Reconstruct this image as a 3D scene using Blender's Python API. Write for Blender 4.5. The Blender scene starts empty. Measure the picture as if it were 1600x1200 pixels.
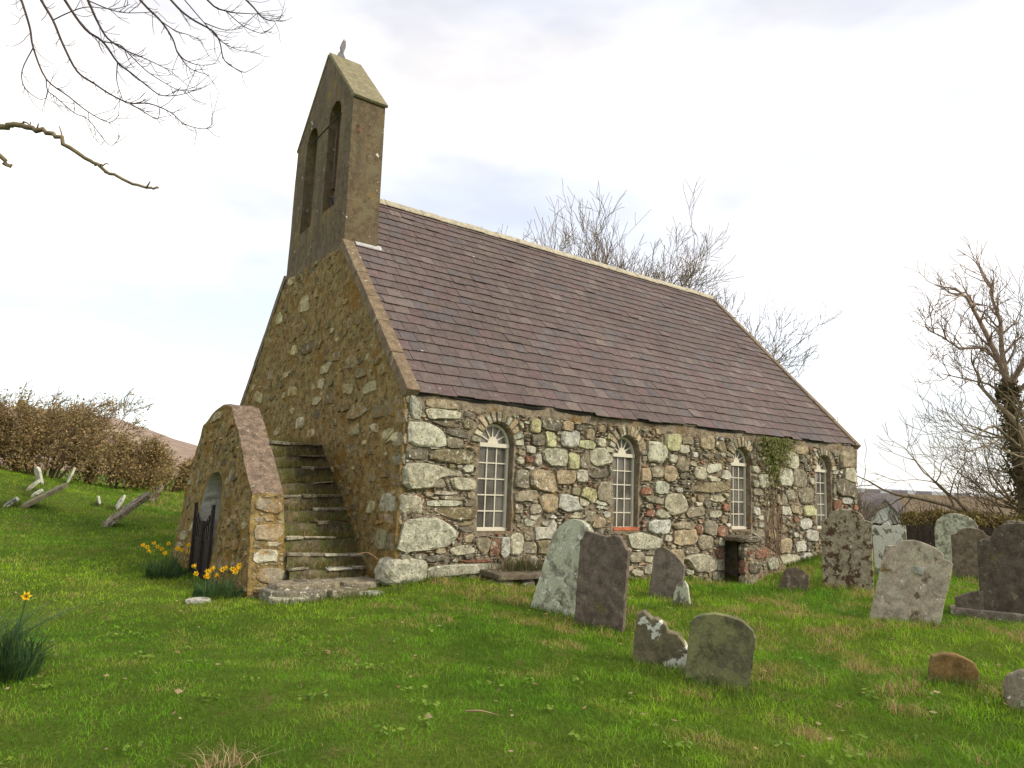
import bpy, bmesh, math, random
import numpy as np
from mathutils import Vector, Matrix
from mathutils import geometry as mgeo

S = bpy.context.scene
COL = S.collection
R_ = random.Random(7)
NP = np.random.default_rng(11)

# ------------------------------------------------------------------ camera
cam_d = bpy.data.cameras.new('camera')
cam = bpy.data.objects.new('camera', cam_d)
COL.objects.link(cam)
cam_d.sensor_width = 36.0
cam_d.lens = 24.92
cam_d.clip_start = 0.05
cam_d.clip_end = 9000
CAM = Vector((-4.9315, -9.4035, 1.4009))
YAW, PITCH, ROLL = 0.6288, 0.1421, 0.0386
_f = Vector((math.sin(YAW) * math.cos(PITCH), math.cos(YAW) * math.cos(PITCH), math.sin(PITCH)))
_r = Vector((math.cos(YAW), -math.sin(YAW), 0))
_u = _r.cross(_f)
_r2 = _r * math.cos(ROLL) + _u * math.sin(ROLL)
_u2 = _u * math.cos(ROLL) - _r * math.sin(ROLL)
mw = Matrix((_r2, _u2, -_f)).transposed().to_4x4()
mw.translation = CAM
cam.matrix_world = mw
S.camera = cam

# ------------------------------------------------------------------ world, sun, exposure
SUN_DIR = Vector((0.42, -0.72, 0.62)).normalized()
w = bpy.data.worlds.new('World')
S.world = w
w.use_nodes = True
nt = w.node_tree
nt.nodes.clear()
N = nt.nodes.new
out = N('ShaderNodeOutputWorld')
bg = N('ShaderNodeBackground')
bg.inputs['Strength'].default_value = 0.15
sky = N('ShaderNodeTexSky')
sky.sky_type = 'NISHITA'
sky.sun_disc = False
sky.sun_elevation = math.asin(SUN_DIR.z)
sky.sun_rotation = math.atan2(SUN_DIR.x, SUN_DIR.y)
sky.air_density = 1.0
sky.dust_density = 1.0
tc = N('ShaderNodeTexCoord')
mp = N('ShaderNodeMapping')
mp.inputs['Scale'].default_value = (1.0, 1.0, 2.6)
mp.inputs['Location'].default_value = (12.5, -4.2, 0.9)
mp.inputs['Rotation'].default_value = (0, 0, math.radians(225))
nz = N('ShaderNodeTexNoise')
nz.inputs['Scale'].default_value = 1.7
nz.inputs['Detail'].default_value = 4.5
nz.inputs['Roughness'].default_value = 0.55
rp = N('ShaderNodeValToRGB')
rp.color_ramp.elements[0].position = 0.41
rp.color_ramp.elements[0].color = (0.63, 0.63, 0.63, 1)
rp.color_ramp.elements[1].position = 0.61
rp.color_ramp.elements[1].color = (0.985, 0.985, 0.985, 1)
nz2 = N('ShaderNodeTexNoise')
nz2.inputs['Scale'].default_value = 2.3
nz2.inputs['Detail'].default_value = 5
rp2 = N('ShaderNodeValToRGB')
rp2.color_ramp.elements[0].position = 0.38
rp2.color_ramp.elements[0].color = (3.46, 3.36, 3.36, 1)
rp2.color_ramp.elements[1].position = 0.62
rp2.color_ramp.elements[1].color = (5.2, 5.03, 4.85, 1)
mx = N('ShaderNodeMix')
mx.data_type = 'RGBA'
L = nt.links.new
L(tc.outputs['Generated'], mp.inputs['Vector'])
L(mp.outputs['Vector'], nz.inputs['Vector'])
L(mp.outputs['Vector'], nz2.inputs['Vector'])
L(nz.outputs['Fac'], rp.inputs['Fac'])
L(nz2.outputs['Fac'], rp2.inputs['Fac'])
L(rp.outputs['Color'], mx.inputs['Factor'])
L(sky.outputs['Color'], mx.inputs['A'])
L(rp2.outputs['Color'], mx.inputs['B'])
L(mx.outputs['Result'], bg.inputs['Color'])
L(bg.outputs['Background'], out.inputs['Surface'])

sun_d = bpy.data.lights.new('sun', 'SUN')
sun_d.energy = 1.5
sun_d.angle = math.radians(14)
sun_d.color = (1.0, 0.91, 0.76)
sun = bpy.data.objects.new('sun', sun_d)
COL.objects.link(sun)
sun.rotation_euler = SUN_DIR.to_track_quat('Z', 'Y').to_euler()

vs = S.view_settings
vs.view_transform = 'Standard'
vs.look = 'None'
vs.exposure = 0.96
vs.gamma = 1.0
vs.use_curve_mapping = False
S.cycles.use_denoising = True
S.cycles.max_bounces = 6
S.cycles.transparent_max_bounces = 12

# ------------------------------------------------------------------ helpers
def lin(r, g, b):
    def f(c):
        c /= 255.0
        return c / 12.92 if c <= 0.04045 else ((c + 0.055) / 1.055) ** 2.4
    return (f(r), f(g), f(b))

def tag(o, label=None, cat=None, group=None, kind=None):
    if label: o['label'] = label
    if cat: o['category'] = cat
    if group: o['group'] = group
    if kind: o['kind'] = kind
    return o

def empty(name, loc, label=None, cat=None, group=None):
    o = bpy.data.objects.new(name, None)
    o.location = loc
    o.empty_display_size = 0.2
    COL.objects.link(o)
    return tag(o, label, cat, group)

def link(name, me, mat, parent=None):
    o = bpy.data.objects.new(name, me)
    COL.objects.link(o)
    if mat is not None and len(me.materials) == 0:
        for m in (mat if isinstance(mat, (list, tuple)) else [mat]):
            me.materials.append(m)
    if parent is not None:
        o.parent = parent
        if parent.type == 'EMPTY':
            o.matrix_parent_inverse = Matrix.Translation(-Vector(parent.location))
    return o

def mesh(name, verts, faces, mat, parent=None, col=None, smooth=False, midx=None):
    me = bpy.data.meshes.new(name)
    me.from_pydata([tuple(map(float, v)) for v in verts], [], [tuple(map(int, f)) for f in faces])
    if smooth:
        me.shade_smooth()
    if col is not None:
        setcol(me, col)
    o = link(name, me, mat, parent)
    if midx is not None:
        me.polygons.foreach_set('material_index', np.asarray(midx, np.int32))
    me.update()
    return o

def setcol(me, col):
    n = len(me.vertices)
    a = me.color_attributes.new('Col', 'FLOAT_COLOR', 'POINT')
    c = np.ones((n, 4), np.float32)
    c[:, :3] = np.asarray(col, np.float32)
    a.data.foreach_set('color', c.ravel())

def tri_mesh(name, V, T, mat, parent=None, col=None, smooth=False):
    """fast path for numpy triangles"""
    me = bpy.data.meshes.new(name)
    V = np.asarray(V, np.float32); T = np.asarray(T, np.int32)
    me.vertices.add(len(V)); me.vertices.foreach_set('co', V.ravel())
    me.loops.add(T.size); me.loops.foreach_set('vertex_index', T.ravel())
    me.polygons.add(len(T))
    me.polygons.foreach_set('loop_start', np.arange(0, T.size, 3, dtype=np.int32))
    me.update(calc_edges=True)
    if smooth: me.shade_smooth()
    if col is not None: setcol(me, col)
    return link(name, me, mat, parent)

class Geo:
    """collects pieces into one mesh"""
    def __init__(self): self.v = []; self.f = []; self.c = []; self.m = []
    def add(self, v, f, c=(0.5, 0.5, 0.5), m=0):
        b = len(self.v)
        self.v += [tuple(map(float, p)) for p in v]
        self.f += [tuple(int(i) + b for i in q) for q in f]
        self.c += [tuple(c)] * len(v)
        self.m += [m] * len(f)
    def box(self, a, b, c=(0.5, 0.5, 0.5), m=0, jit=0.0):
        (x0, y0, z0), (x1, y1, z1) = a, b
        v = [(x, y, z) for z in (z0, z1) for (x, y) in ((x0, y0), (x1, y0), (x1, y1), (x0, y1))]
        if jit: v = [tuple(k + R_.uniform(-jit, jit) for k in p) for p in v]
        self.add(v, BOXF, c, m)
    def build(self, name, mat, parent=None, smooth=False):
        return mesh(name, self.v, self.f, mat, parent, np.array(self.c), smooth, self.m if any(self.m) else None)
BOXF = [(3, 2, 1, 0), (4, 5, 6, 7), (0, 1, 5, 4), (1, 2, 6, 5), (2, 3, 7, 6), (3, 0, 4, 7)]

def bevel_obj(o, width, seg=2):
    bm = bmesh.new(); bm.from_mesh(o.data)
    bmesh.ops.bevel(bm, geom=bm.edges[:], offset=width, segments=seg, affect='EDGES', profile=0.6)
    bm.to_mesh(o.data); bm.free(); o.data.update()

def hash2(ix, iy, seed):
    h = (ix.astype(np.int64) * 374761393 + iy.astype(np.int64) * 668265263 + seed * 982451653) & 0xffffffff
    h = ((h ^ (h >> 13)) * 1274126177) & 0xffffffff
    return ((h ^ (h >> 16)) & 0xffff) / 65535.0

def vnoise(x, y, sc=1.0, seed=0, octv=3):
    x = np.asarray(x, float) * sc; y = np.asarray(y, float) * sc
    tot = 0; amp = 1; nrm = 0
    for o in range(octv):
        ix = np.floor(x); iy = np.floor(y)
        fx = x - ix; fy = y - iy
        fx = fx * fx * (3 - 2 * fx); fy = fy * fy * (3 - 2 * fy)
        a = hash2(ix, iy, seed + o); b = hash2(ix + 1, iy, seed + o)
        c = hash2(ix, iy + 1, seed + o); d = hash2(ix + 1, iy + 1, seed + o)
        tot = tot + amp * ((a * (1 - fx) + b * fx) * (1 - fy) + (c * (1 - fx) + d * fx) * fy)
        nrm += amp; amp *= 0.5; x = x * 2.03; y = y * 2.03
    return tot / nrm

def sst(a, b, x):
    t = np.clip((x - a) / (b - a), 0, 1)
    return t * t * (3 - 2 * t)

def G(x, y):
    """height of the ground"""
    x = np.asarray(x, float); y = np.asarray(y, float)
    z = -0.2 + 0.05 * np.sin(x * .7 + 1) * np.cos(y * .55) + 0.03 * np.sin(x * 1.9 + y * 1.3)
    z = z + sst(4, 22, y) * sst(30, 14, x) * (.78 + .05 * np.clip(1 - x, 0, 20) ** 1.6)
    z = z - .32 * np.exp(-((x - 7.3) ** 2 + (y + .35) ** 2) / .55)
    z = z + .28 * sst(8.6, 12.5, x) * sst(-2.4, -.2, y) * sst(16, 13, x)
    z = z + .10 * np.exp(-((x - .5) ** 2 + (y + .2) ** 2) / 1.5)
    z = z - 3.2 * sst(20, 48, x) - 5 * sst(60, 300, x)
    return z
def Gz(x, y): return float(G(x, y))

# ------------------------------------------------------------------ materials
def new_mat(name):
    m = bpy.data.materials.new(name); m.use_nodes = True
    nt = m.node_tree; nt.nodes.clear()
    o = nt.nodes.new('ShaderNodeOutputMaterial')
    b = nt.nodes.new('ShaderNodeBsdfPrincipled')
    nt.links.new(b.outputs[0], o.inputs['Surface'])
    b.inputs['Roughness'].default_value = 0.9
    b.inputs['Specular IOR Level'].default_value = 0.2
    return m, nt, b, o

def nnoise(nt, scale, detail=6, rough=0.6, vec=None, dist=0.0):
    n = nt.nodes.new('ShaderNodeTexNoise')
    n.inputs['Scale'].default_value = scale; n.inputs['Detail'].default_value = detail
    n.inputs['Roughness'].default_value = rough; n.inputs['Distortion'].default_value = dist
    if vec is not None: nt.links.new(vec, n.inputs['Vector'])
    return n.outputs['Fac']

def nramp(nt, fac, lo, hi, a=0.0, b=1.0):
    r = nt.nodes.new('ShaderNodeMapRange')
    r.interpolation_type = 'SMOOTHSTEP'
    r.inputs['From Min'].default_value = lo; r.inputs['From Max'].default_value = hi
    r.inputs['To Min'].default_value = a; r.inputs['To Max'].default_value = b
    nt.links.new(fac, r.inputs['Value'])
    return r.outputs['Result']

def nmix(nt, fac, a, b, mode='MIX'):
    m = nt.nodes.new('ShaderNodeMix'); m.data_type = 'RGBA'; m.blend_type = mode
    for k, v in (('Factor', fac), ('A', a), ('B', b)):
        if isinstance(v, (int, float)): m.inputs[k].default_value = v
        elif isinstance(v, tuple): m.inputs[k].default_value = (*v, 1)
        else: nt.links.new(v, m.inputs[k])
    return m.outputs['Result']

def nmath(nt, op, a, b):
    m = nt.nodes.new('ShaderNodeMath'); m.operation = op
    for k, v in ((0, a), (1, b)):
        if isinstance(v, (int, float)): m.inputs[k].default_value = v
        else: nt.links.new(v, m.inputs[k])
    return m.outputs[0]

def rock(name, base=None, var=(0.55, 1.4), lichen=None, white=None, ochre=None, dark=None,
         bump=0.5, scale=1.0, rough=0.93, bdist=0.02, streak=None):
    """weathered stone: colour from attribute or base, then crusts of lichen. Each crust = (colour, noise scale, lo, hi)"""
    m, nt, b, o = new_mat(name)
    pos = nt.nodes.new('ShaderNodeNewGeometry').outputs['Position']
    if base is None:
        at = nt.nodes.new('ShaderNodeAttribute'); at.attribute_name = 'Col'
        c = at.outputs['Color']
    else:
        rgb = nt.nodes.new('ShaderNodeRGB'); rgb.outputs[0].default_value = (*base, 1)
        c = rgb.outputs[0]
    n_mid = nnoise(nt, 9 * scale, 8, 0.68, pos)
    n_fine = nnoise(nt, 46 * scale, 5, 0.7, pos)
    g = nramp(nt, n_mid, 0.28, 0.72, *var)
    comb = nt.nodes.new('ShaderNodeCombineColor')
    for k in range(3): nt.links.new(g, comb.inputs[k])
    c = nmix(nt, 1.0, c, comb.outputs[0], 'MULTIPLY')
    for k, cr in enumerate((dark, ochre, lichen, white)):
        if cr is None: continue
        for one in (cr if isinstance(cr, list) else [cr]):
            col, sc, lo, hi = one
            mp = nt.nodes.new('ShaderNodeMapping')
            mp.inputs['Location'].default_value = (k * 7.3 + sc, k * 3.1, sc * .37)
            nt.links.new(pos, mp.inputs['Vector'])
            f = nramp(nt, nnoise(nt, sc, 7, 0.66, mp.outputs[0], 0.3), lo, hi)
            c = nmix(nt, f, c, col)
    if streak is not None:
        mp = nt.nodes.new('ShaderNodeMapping'); mp.inputs['Scale'].default_value = (5, 5, 0.35)
        nt.links.new(pos, mp.inputs['Vector'])
        f = nramp(nt, nnoise(nt, 1.0, 5, 0.6, mp.outputs[0]), streak[1], streak[2])
        c = nmix(nt, f, c, streak[0])
    f2 = nramp(nt, n_fine, 0.3, 0.7, 0.8, 1.2)
    comb2 = nt.nodes.new('ShaderNodeCombineColor')
    for k in range(3): nt.links.new(f2, comb2.inputs[k])
    c = nmix(nt, 1.0, c, comb2.outputs[0], 'MULTIPLY')
    nt.links.new(c, b.inputs['Base Color'])
    b.inputs['Roughness'].default_value = rough
    h = nmath(nt, 'ADD', n_mid, nmath(nt, 'MULTIPLY', n_fine, 0.45))
    bp = nt.nodes.new('ShaderNodeBump'); bp.inputs['Strength'].default_value = bump
    bp.inputs['Distance'].default_value = bdist
    nt.links.new(h, bp.inputs['Height']); nt.links.new(bp.outputs[0], b.inputs['Normal'])
    return m

def plain(name, col, rough=0.7, spec=0.3, metal=0.0, nvar=0.25, sc=20, bump=0.0, attr=False, transl=0.0):
    m, nt, b, o = new_mat(name)
    pos = nt.nodes.new('ShaderNodeNewGeometry').outputs['Position']
    if attr:
        at = nt.nodes.new('ShaderNodeAttribute'); at.attribute_name = 'Col'; c = at.outputs['Color']
    else:
        rgb = nt.nodes.new('ShaderNodeRGB'); rgb.outputs[0].default_value = (*col, 1); c = rgb.outputs[0]
    nf = nnoise(nt, sc, 5, 0.6, pos)
    if nvar:
        g = nramp(nt, nf, 0.3, 0.7, 1 - nvar, 1 + nvar)
        cc = nt.nodes.new('ShaderNodeCombineColor')
        for k in range(3): nt.links.new(g, cc.inputs[k])
        c = nmix(nt, 1.0, c, cc.outputs[0], 'MULTIPLY')
    nt.links.new(c, b.inputs['Base Color'])
    b.inputs['Roughness'].default_value = rough
    b.inputs['Specular IOR Level'].default_value = spec
    b.inputs['Metallic'].default_value = metal
    if bump:
        bp = nt.nodes.new('ShaderNodeBump'); bp.inputs['Strength'].default_value = bump; bp.inputs['Distance'].default_value = 0.01
        nt.links.new(nf, bp.inputs['Height']); nt.links.new(bp.outputs[0], b.inputs['Normal'])
    if transl:
        t = nt.nodes.new('ShaderNodeBsdfTranslucent'); nt.links.new(c, t.inputs['Color'])
        ms = nt.nodes.new('ShaderNodeMixShader'); ms.inputs[0].default_value = transl
        nt.links.new(b.outputs[0], ms.inputs[1]); nt.links.new(t.outputs[0], ms.inputs[2])
        nt.links.new(ms.outputs[0], o.inputs['Surface'])
    return m

OCHRE = (0.20, 0.115, 0.03)
MOSS = (0.10, 0.10, 0.025)
PALE = (0.44, 0.42, 0.29)
WHITE = (0.66, 0.63, 0.53)
M = {}
M['stone'] = rock('rubble_stone', var=(0.5, 1.4), lichen=[(PALE, 7, 0.57, 0.63), ((0.20, 0.16, 0.085), 15, 0.56, 0.64)], white=[(WHITE, 13, 0.61, 0.65), (WHITE, 34, 0.63, 0.67)],
                  ochre=(OCHRE, 5, 0.64, 0.76), dark=((0.06, 0.048, 0.03), 24, 0.57, 0.68), bump=1.0, bdist=0.035)
M['mortar'] = rock('pink_brown_mortar', (0.27, 0.215, 0.15), var=(0.5, 1.35), lichen=((0.32, 0.28, 0.18), 6, 0.5, 0.66),
                   white=(WHITE, 26, 0.68, 0.73), ochre=(OCHRE, 2.2, 0.52, 0.7), bump=1.0, bdist=0.05)
M['gable'] = rock('ochre_stained_rubble', (0.27, 0.188, 0.070), var=(0.4, 1.5), lichen=((0.32, 0.265, 0.12), 5, 0.52, 0.64),
                  white=(WHITE, 21, 0.685, 0.73), ochre=((0.24, 0.13, 0.025), 1.6, 0.48, 0.66),
                  dark=((0.06, 0.045, 0.025), 11, 0.58, 0.7), bump=1.0, bdist=0.06)
M['gable_stone'] = rock('ochre_stained_stone', lichen=((0.36, 0.33, 0.21), 8, 0.56, 0.66), white=(WHITE, 22, 0.64, 0.7),
                        ochre=((0.24, 0.13, 0.025), 3.2, 0.50, 0.66), bump=0.9, bdist=0.04)
M['render'] = rock('bellcote_render', (0.128, 0.096, 0.056), var=(0.6, 1.35), lichen=[((0.155, 0.128, 0.072), 3, 0.5, 0.66), ((.16, .115, .085), 1.7, .55, .66)],
                   white=[(WHITE, 6.5, 0.665, 0.685)], ochre=((0.24, 0.165, 0.05), 1.3, 0.52, 0.72), bump=0.35,
                   streak=((0.095, 0.075, 0.045), 0.48, 0.70))
M['cap'] = rock('capping_cement', (0.22, 0.19, 0.11), var=(0.7, 1.25), white=[(WHITE, 6, 0.66, 0.70)],
                lichen=((0.33, 0.32, 0.2), 8, 0.55, 0.68), bump=0.5)
M['coping'] = rock('coping_cement', (0.19, 0.138, 0.085), var=(0.65, 1.3), white=(WHITE, 13, 0.64, 0.69),
                   lichen=((0.3, 0.27, 0.18), 5, 0.55, 0.7), bump=0.7)
M['pebble'] = rock('pebbly_concrete', (0.235, 0.17, 0.12), var=(0.5, 1.4), white=[(WHITE, 30, 0.62, 0.66)],
                   lichen=((0.32, 0.27, 0.19), 14, 0.58, 0.66), bump=1.0, bdist=0.04)
M['slate'] = rock('purple_slate', var=(0.78, 1.2), white=[((0.6, 0.57, 0.5), 8, 0.69, 0.71)],
                  lichen=((0.145, 0.115, 0.088), 4, 0.52, 0.72), bump=0.3, rough=0.8)
M['ridge'] = rock('ridge_tile_clay', (0.44, 0.39, 0.28), var=(0.65, 1.2), dark=((0.22, 0.17, 0.11), 7, 0.58, 0.68), bump=0.4)
M['plaster'] = rock('limewash', (0.48, 0.46, 0.39), var=(0.75, 1.15), dark=((0.2, 0.2, 0.14), 3, 0.5, 0.7), bump=0.3)
M['wood'] = plain('painted_window_timber', (0.60, 0.55, 0.43), rough=0.5, nvar=0.07, sc=30)
M['red'] = rock('terracotta', (0.42, 0.13, 0.06), var=(0.7, 1.3), white=(WHITE, 25, 0.66, 0.7), bump=0.4)
M['iron'] = plain('dark_iron', (0.030, 0.020, 0.017), rough=0.65, nvar=0.4, bump=0.3)
M['lead'] = plain('lead_flashing', (0.42, 0.41, 0.39), rough=0.6)
M['grave'] = rock('gravestone', var=(.6, 1.35), lichen=[((0.37, 0.37, 0.25), 6, 0.57, 0.62)], white=[(WHITE, 11, 0.64, 0.66)], dark=((.13, .09, .055), 5, .56, .66), ochre=((.17, .12, .04), 3, .6, .7), bump=0.6, bdist=0.015)
M['gslate'] = rock('slate_gravestone', lichen=((0.22, 0.19, 0.13), 7, 0.58, 0.66), white=[(WHITE, 24, 0.67, 0.70)], ochre=((.15, .12, .05), 2.5, .58, .7), bump=0.45,
                   bdist=0.012, streak=((0.20, 0.16, 0.12), 0.60, 0.78))
M['gmoss'] = rock('mossy_gravestone', lichen=((0.20, 0.20, 0.085), 4, 0.45, 0.62), white=(WHITE, 11, 0.68, 0.70), bump=0.7,
                  dark=((0.07, 0.065, 0.04), 9, 0.6, 0.72), bdist=0.015)
M['gcrust'] = rock('lichen_crusted_gravestone', lichen=[((0.46, 0.47, 0.33), 7, 0.44, 0.52)], white=[(WHITE, 12, 0.57, 0.62)],
                   ochre=(MOSS, 4, 0.60, 0.68), bump=0.5, bdist=0.015)
M['gblotch'] = rock('blotched_gravestone', dark=[((0.095, 0.055, 0.03), 6.5, 0.50, 0.57)], lichen=((0.40, 0.37, 0.24), 11, 0.55, 0.61),
                    white=(WHITE, 15, 0.66, 0.69), bump=0.4, bdist=0.015)
M['gwhite'] = rock('white_crusted_gravestone', white=[((0.58, 0.56, 0.46), 3.6, 0.48, 0.505)], dark=((0.09, 0.085, 0.05), 9, 0.55, 0.65),
                   bump=0.5, bdist=0.02)
M['gscroll'] = rock('scroll_gravestone', white=[((0.66, 0.64, 0.55), 4.2, 0.555, 0.57)], dark=((0.09, 0.08, 0.045), 9, 0.55, 0.65),
                    lichen=((.2, .18, .09), 6, .5, .62), bump=0.6, bdist=0.02)
M['riser'] = rock('mossy_riser', (0.165, 0.135, 0.078), var=(0.4, 1.5), lichen=[((0.12, 0.125, 0.04), 3, 0.48, 0.6), ((.26, .235, .16), 8, .58, .66)],
                  ochre=((0.22, 0.135, 0.04), 2.3, 0.56, 0.7), white=(WHITE, 22, .68, .72), bump=1.0, bdist=0.05)
M['bark'] = plain('bare_bark', (0.115, 0.082, 0.052), rough=0.9, nvar=0.35, sc=7, attr=True)
M['leaf'] = plain('leaves', (0.1, 0.12, 0.03), rough=0.6, nvar=0.2, sc=9, attr=True, transl=0.25)
M['blade'] = plain('grass_blades', (0.1, 0.15, 0.02), rough=0.6, nvar=0.0, sc=9, attr=True, transl=0.3)
M['petal'] = plain('daffodil_petal', (0.85, 0.52, 0.02), rough=0.6, nvar=0.1, attr=True, transl=0.3)
M['timber'] = plain('weathered_timber', (0.05, 0.035, 0.025), rough=0.9, nvar=0.4, sc=15)
M['wallwhite'] = plain('white_painted_wall', (0.62, 0.60, 0.55), rough=0.9, nvar=0.1, sc=2)
M['farroof'] = plain('grey_slate_roof', (0.135, 0.115, 0.11), rough=0.8, nvar=0.2, sc=3)
M['farwin'] = plain('dark_window', (0.03, 0.03, 0.03), rough=0.2)
M['inside'] = plain('dark_floor_and_shade', (0.05, 0.045, 0.04), rough=0.95)  # floor colour; also painted-in shade under the slates and in the lean-to

# window glass: dusty pane, part clear, part reflecting
mg, ntg, bgl, og = new_mat('dusty_glass')
bgl.inputs['Base Color'].default_value = (0.20, 0.185, 0.155, 1)
bgl.inputs['Roughness'].default_value = 0.12
bgl.inputs['Specular IOR Level'].default_value = 0.5
tr = ntg.nodes.new('ShaderNodeBsdfTransparent'); tr.inputs[0].default_value = (0.7, 0.7, 0.68, 1)
ms = ntg.nodes.new('ShaderNodeMixShader')
pg = ntg.nodes.new('ShaderNodeNewGeometry').outputs['Position']
ntg.links.new(nramp(ntg, nnoise(ntg, 1.7, 3, 0.5, pg), 0.35, 0.65, 0.35, 0.85), ms.inputs[0])
ntg.links.new(tr.outputs[0], ms.inputs[1]); ntg.links.new(bgl.outputs[0], ms.inputs[2])
ntg.links.new(ms.outputs[0], og.inputs['Surface'])
M['glass'] = mg

# lawn sheet under the blades
mgd, ntd, bd, od = new_mat('lawn_turf')
pd_ = ntd.nodes.new('ShaderNodeNewGeometry').outputs['Position']
c = nmix(ntd, nramp(ntd, nnoise(ntd, 0.45, 6, 0.6, pd_), 0.35, 0.65), (0.075, 0.125, 0.014), (0.135, 0.170, 0.026))
c = nmix(ntd, nramp(ntd, nnoise(ntd, 2.1, 8, 0.7, pd_), 0.56, 0.72), c, (0.20, 0.165, 0.06))
c = nmix(ntd, nramp(ntd, nnoise(ntd, 30, 6, 0.7, pd_), 0.35, 0.7, 0.0, 0.6), c, (0.035, 0.06, 0.008))
ntd.links.new(c, bd.inputs['Base Color']); bd.inputs['Roughness'].default_value = 1.0
bd.inputs['Specular IOR Level'].default_value = 0.05
bp = ntd.nodes.new('ShaderNodeBump'); bp.inputs['Strength'].default_value = 0.8; bp.inputs['Distance'].default_value = 0.05
ntd.links.new(nnoise(ntd, 22, 8, 0.75, pd_), bp.inputs['Height']); ntd.links.new(bp.outputs[0], bd.inputs['Normal'])
M['turf'] = mgd
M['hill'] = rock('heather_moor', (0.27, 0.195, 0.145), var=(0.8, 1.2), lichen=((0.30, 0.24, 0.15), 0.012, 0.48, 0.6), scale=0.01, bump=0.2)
M['farhill'] = rock('haze_tinted_moor', (0.24, 0.25, 0.27), var=(0.85, 1.15), lichen=((0.27, 0.26, 0.19), 0.004, 0.5, 0.6), scale=0.003, bump=0.1)  # blue of distant haze put into the hill colour

TONE = {'P': (0.42, 0.395, 0.285), 'M': (0.265, 0.23, 0.16), 'D': (0.15, 0.128, 0.092), 'O': (0.225, 0.185, 0.105),
        'R': (0.24, 0.115, 0.07), 'W': (0.50, 0.47, 0.38), 'Y': (0.42, 0.40, 0.215), 'T': (0.37, 0.29, 0.18), 'G': (0.37, 0.38, 0.29)}
def tone(t, j=0.14):
    k = 1 + R_.uniform(-j, j); c = TONE[t]; h = R_.uniform(-0.05, 0.05)
    return (c[0] * k * (1 + h), c[1] * k, c[2] * k * (1 - h))

# ------------------------------------------------------------------ panels, stones, tubes
def pip(px, py, poly):
    px = np.asarray(px); py = np.asarray(py); ins = np.zeros(px.shape, bool)
    n = len(poly); j = n - 1
    for i in range(n):
        xi, yi = poly[i]; xj, yj = poly[j]
        if yi != yj:
            ins ^= ((yi > py) != (yj > py)) & (px < (xj - xi) * (py - yi) / (yj - yi) + xi)
        j = i
    return ins

def resample(poly, step):
    out = []
    n = len(poly)
    for i in range(n):
        a = np.array(poly[i]); b = np.array(poly[(i + 1) % n])
        k = max(1, int(round(np.linalg.norm(b - a) / step)))
        for t in range(k): out.append(tuple(a + (b - a) * t / k))
    return out

def panel(name, outline, holes, step, fmap, disp, d_out, d_hole, mat, parent=None, hole_map=None, smooth=False):
    """face sheet with real holes, returned edges run back to depth d (mat may be [face, reveal])"""
    loops = [resample(outline, step)] + [resample(h, step * 0.6) for h in holes]
    pts = []; edges = []; ranges = []
    for lp in loops:
        b = len(pts); pts += lp; k = len(lp)
        edges += [(b + i, b + (i + 1) % k) for i in range(k)]; ranges.append((b, k))
    us = [p[0] for p in outline]; vv = [p[1] for p in outline]
    gx, gy = np.meshgrid(np.arange(min(us), max(us), step), np.arange(min(vv), max(vv), step))
    gx = gx.ravel() + NP.uniform(-.3, .3, gx.size) * step; gy = gy.ravel() + NP.uniform(-.3, .3, gy.size) * step
    ok = pip(gx, gy, outline)
    for h in holes: ok &= ~pip(gx, gy, h)
    gx = gx[ok]; gy = gy[ok]
    bp_ = np.array(pts)
    near = np.ones(len(gx), bool)
    for s in range(0, len(gx), 2000):
        d = (gx[s:s + 2000, None] - bp_[None, :, 0]) ** 2 + (gy[s:s + 2000, None] - bp_[None, :, 1]) ** 2
        near[s:s + 2000] = d.min(1) > (step * 0.45) ** 2
    allp = pts + list(zip(gx[near].tolist(), gy[near].tolist()))
    res = mgeo.delaunay_2d_cdt([Vector(p) for p in allp], edges, [], 0, 1e-6)
    ov = [(v.x, v.y) for v in res[0]]; orig = res[3]
    tris = res[2]
    remap = {}
    for i, os_ in enumerate(orig):
        for k in os_: remap[k] = i
    cx = np.array([sum(ov[i][0] for i in t) / len(t) for t in tris]); cy = np.array([sum(ov[i][1] for i in t) / len(t) for t in tris])
    keep = pip(cx, cy, outline)
    for h in holes: keep &= ~pip(cx, cy, h)
    verts = [fmap(u, v, disp(u, v)) for u, v in ov]
    faces = [tuple(t) for t, k in zip(tris, keep) if k]
    mi = [0] * len(faces)
    for li, (b, k) in enumerate(ranges):
        d = d_out if li == 0 else d_hole
        if d is None: continue
        bk = []
        for i in range(k):
            u, v = pts[b + i]
            bk.append(len(verts)); verts.append((hole_map if (li and hole_map) else fmap)(u, v, -d))
        for i in range(k):
            j = (i + 1) % k
            faces.append((remap[b + i], remap[b + j], bk[j], bk[i])); mi.append(1 if (li and isinstance(mat, list)) else 0)
    return mesh(name, verts, faces, mat, parent, None, smooth, mi if isinstance(mat, list) else None)

def chaikin(p, k=1):
    for _ in range(k):
        q = []
        for i in range(len(p)):
            a = np.array(p[i]); b = np.array(p[(i + 1) % len(p)])
            q += [tuple(a * .8 + b * .2), tuple(a * .2 + b * .8)]
        p = q
    return p

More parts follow.
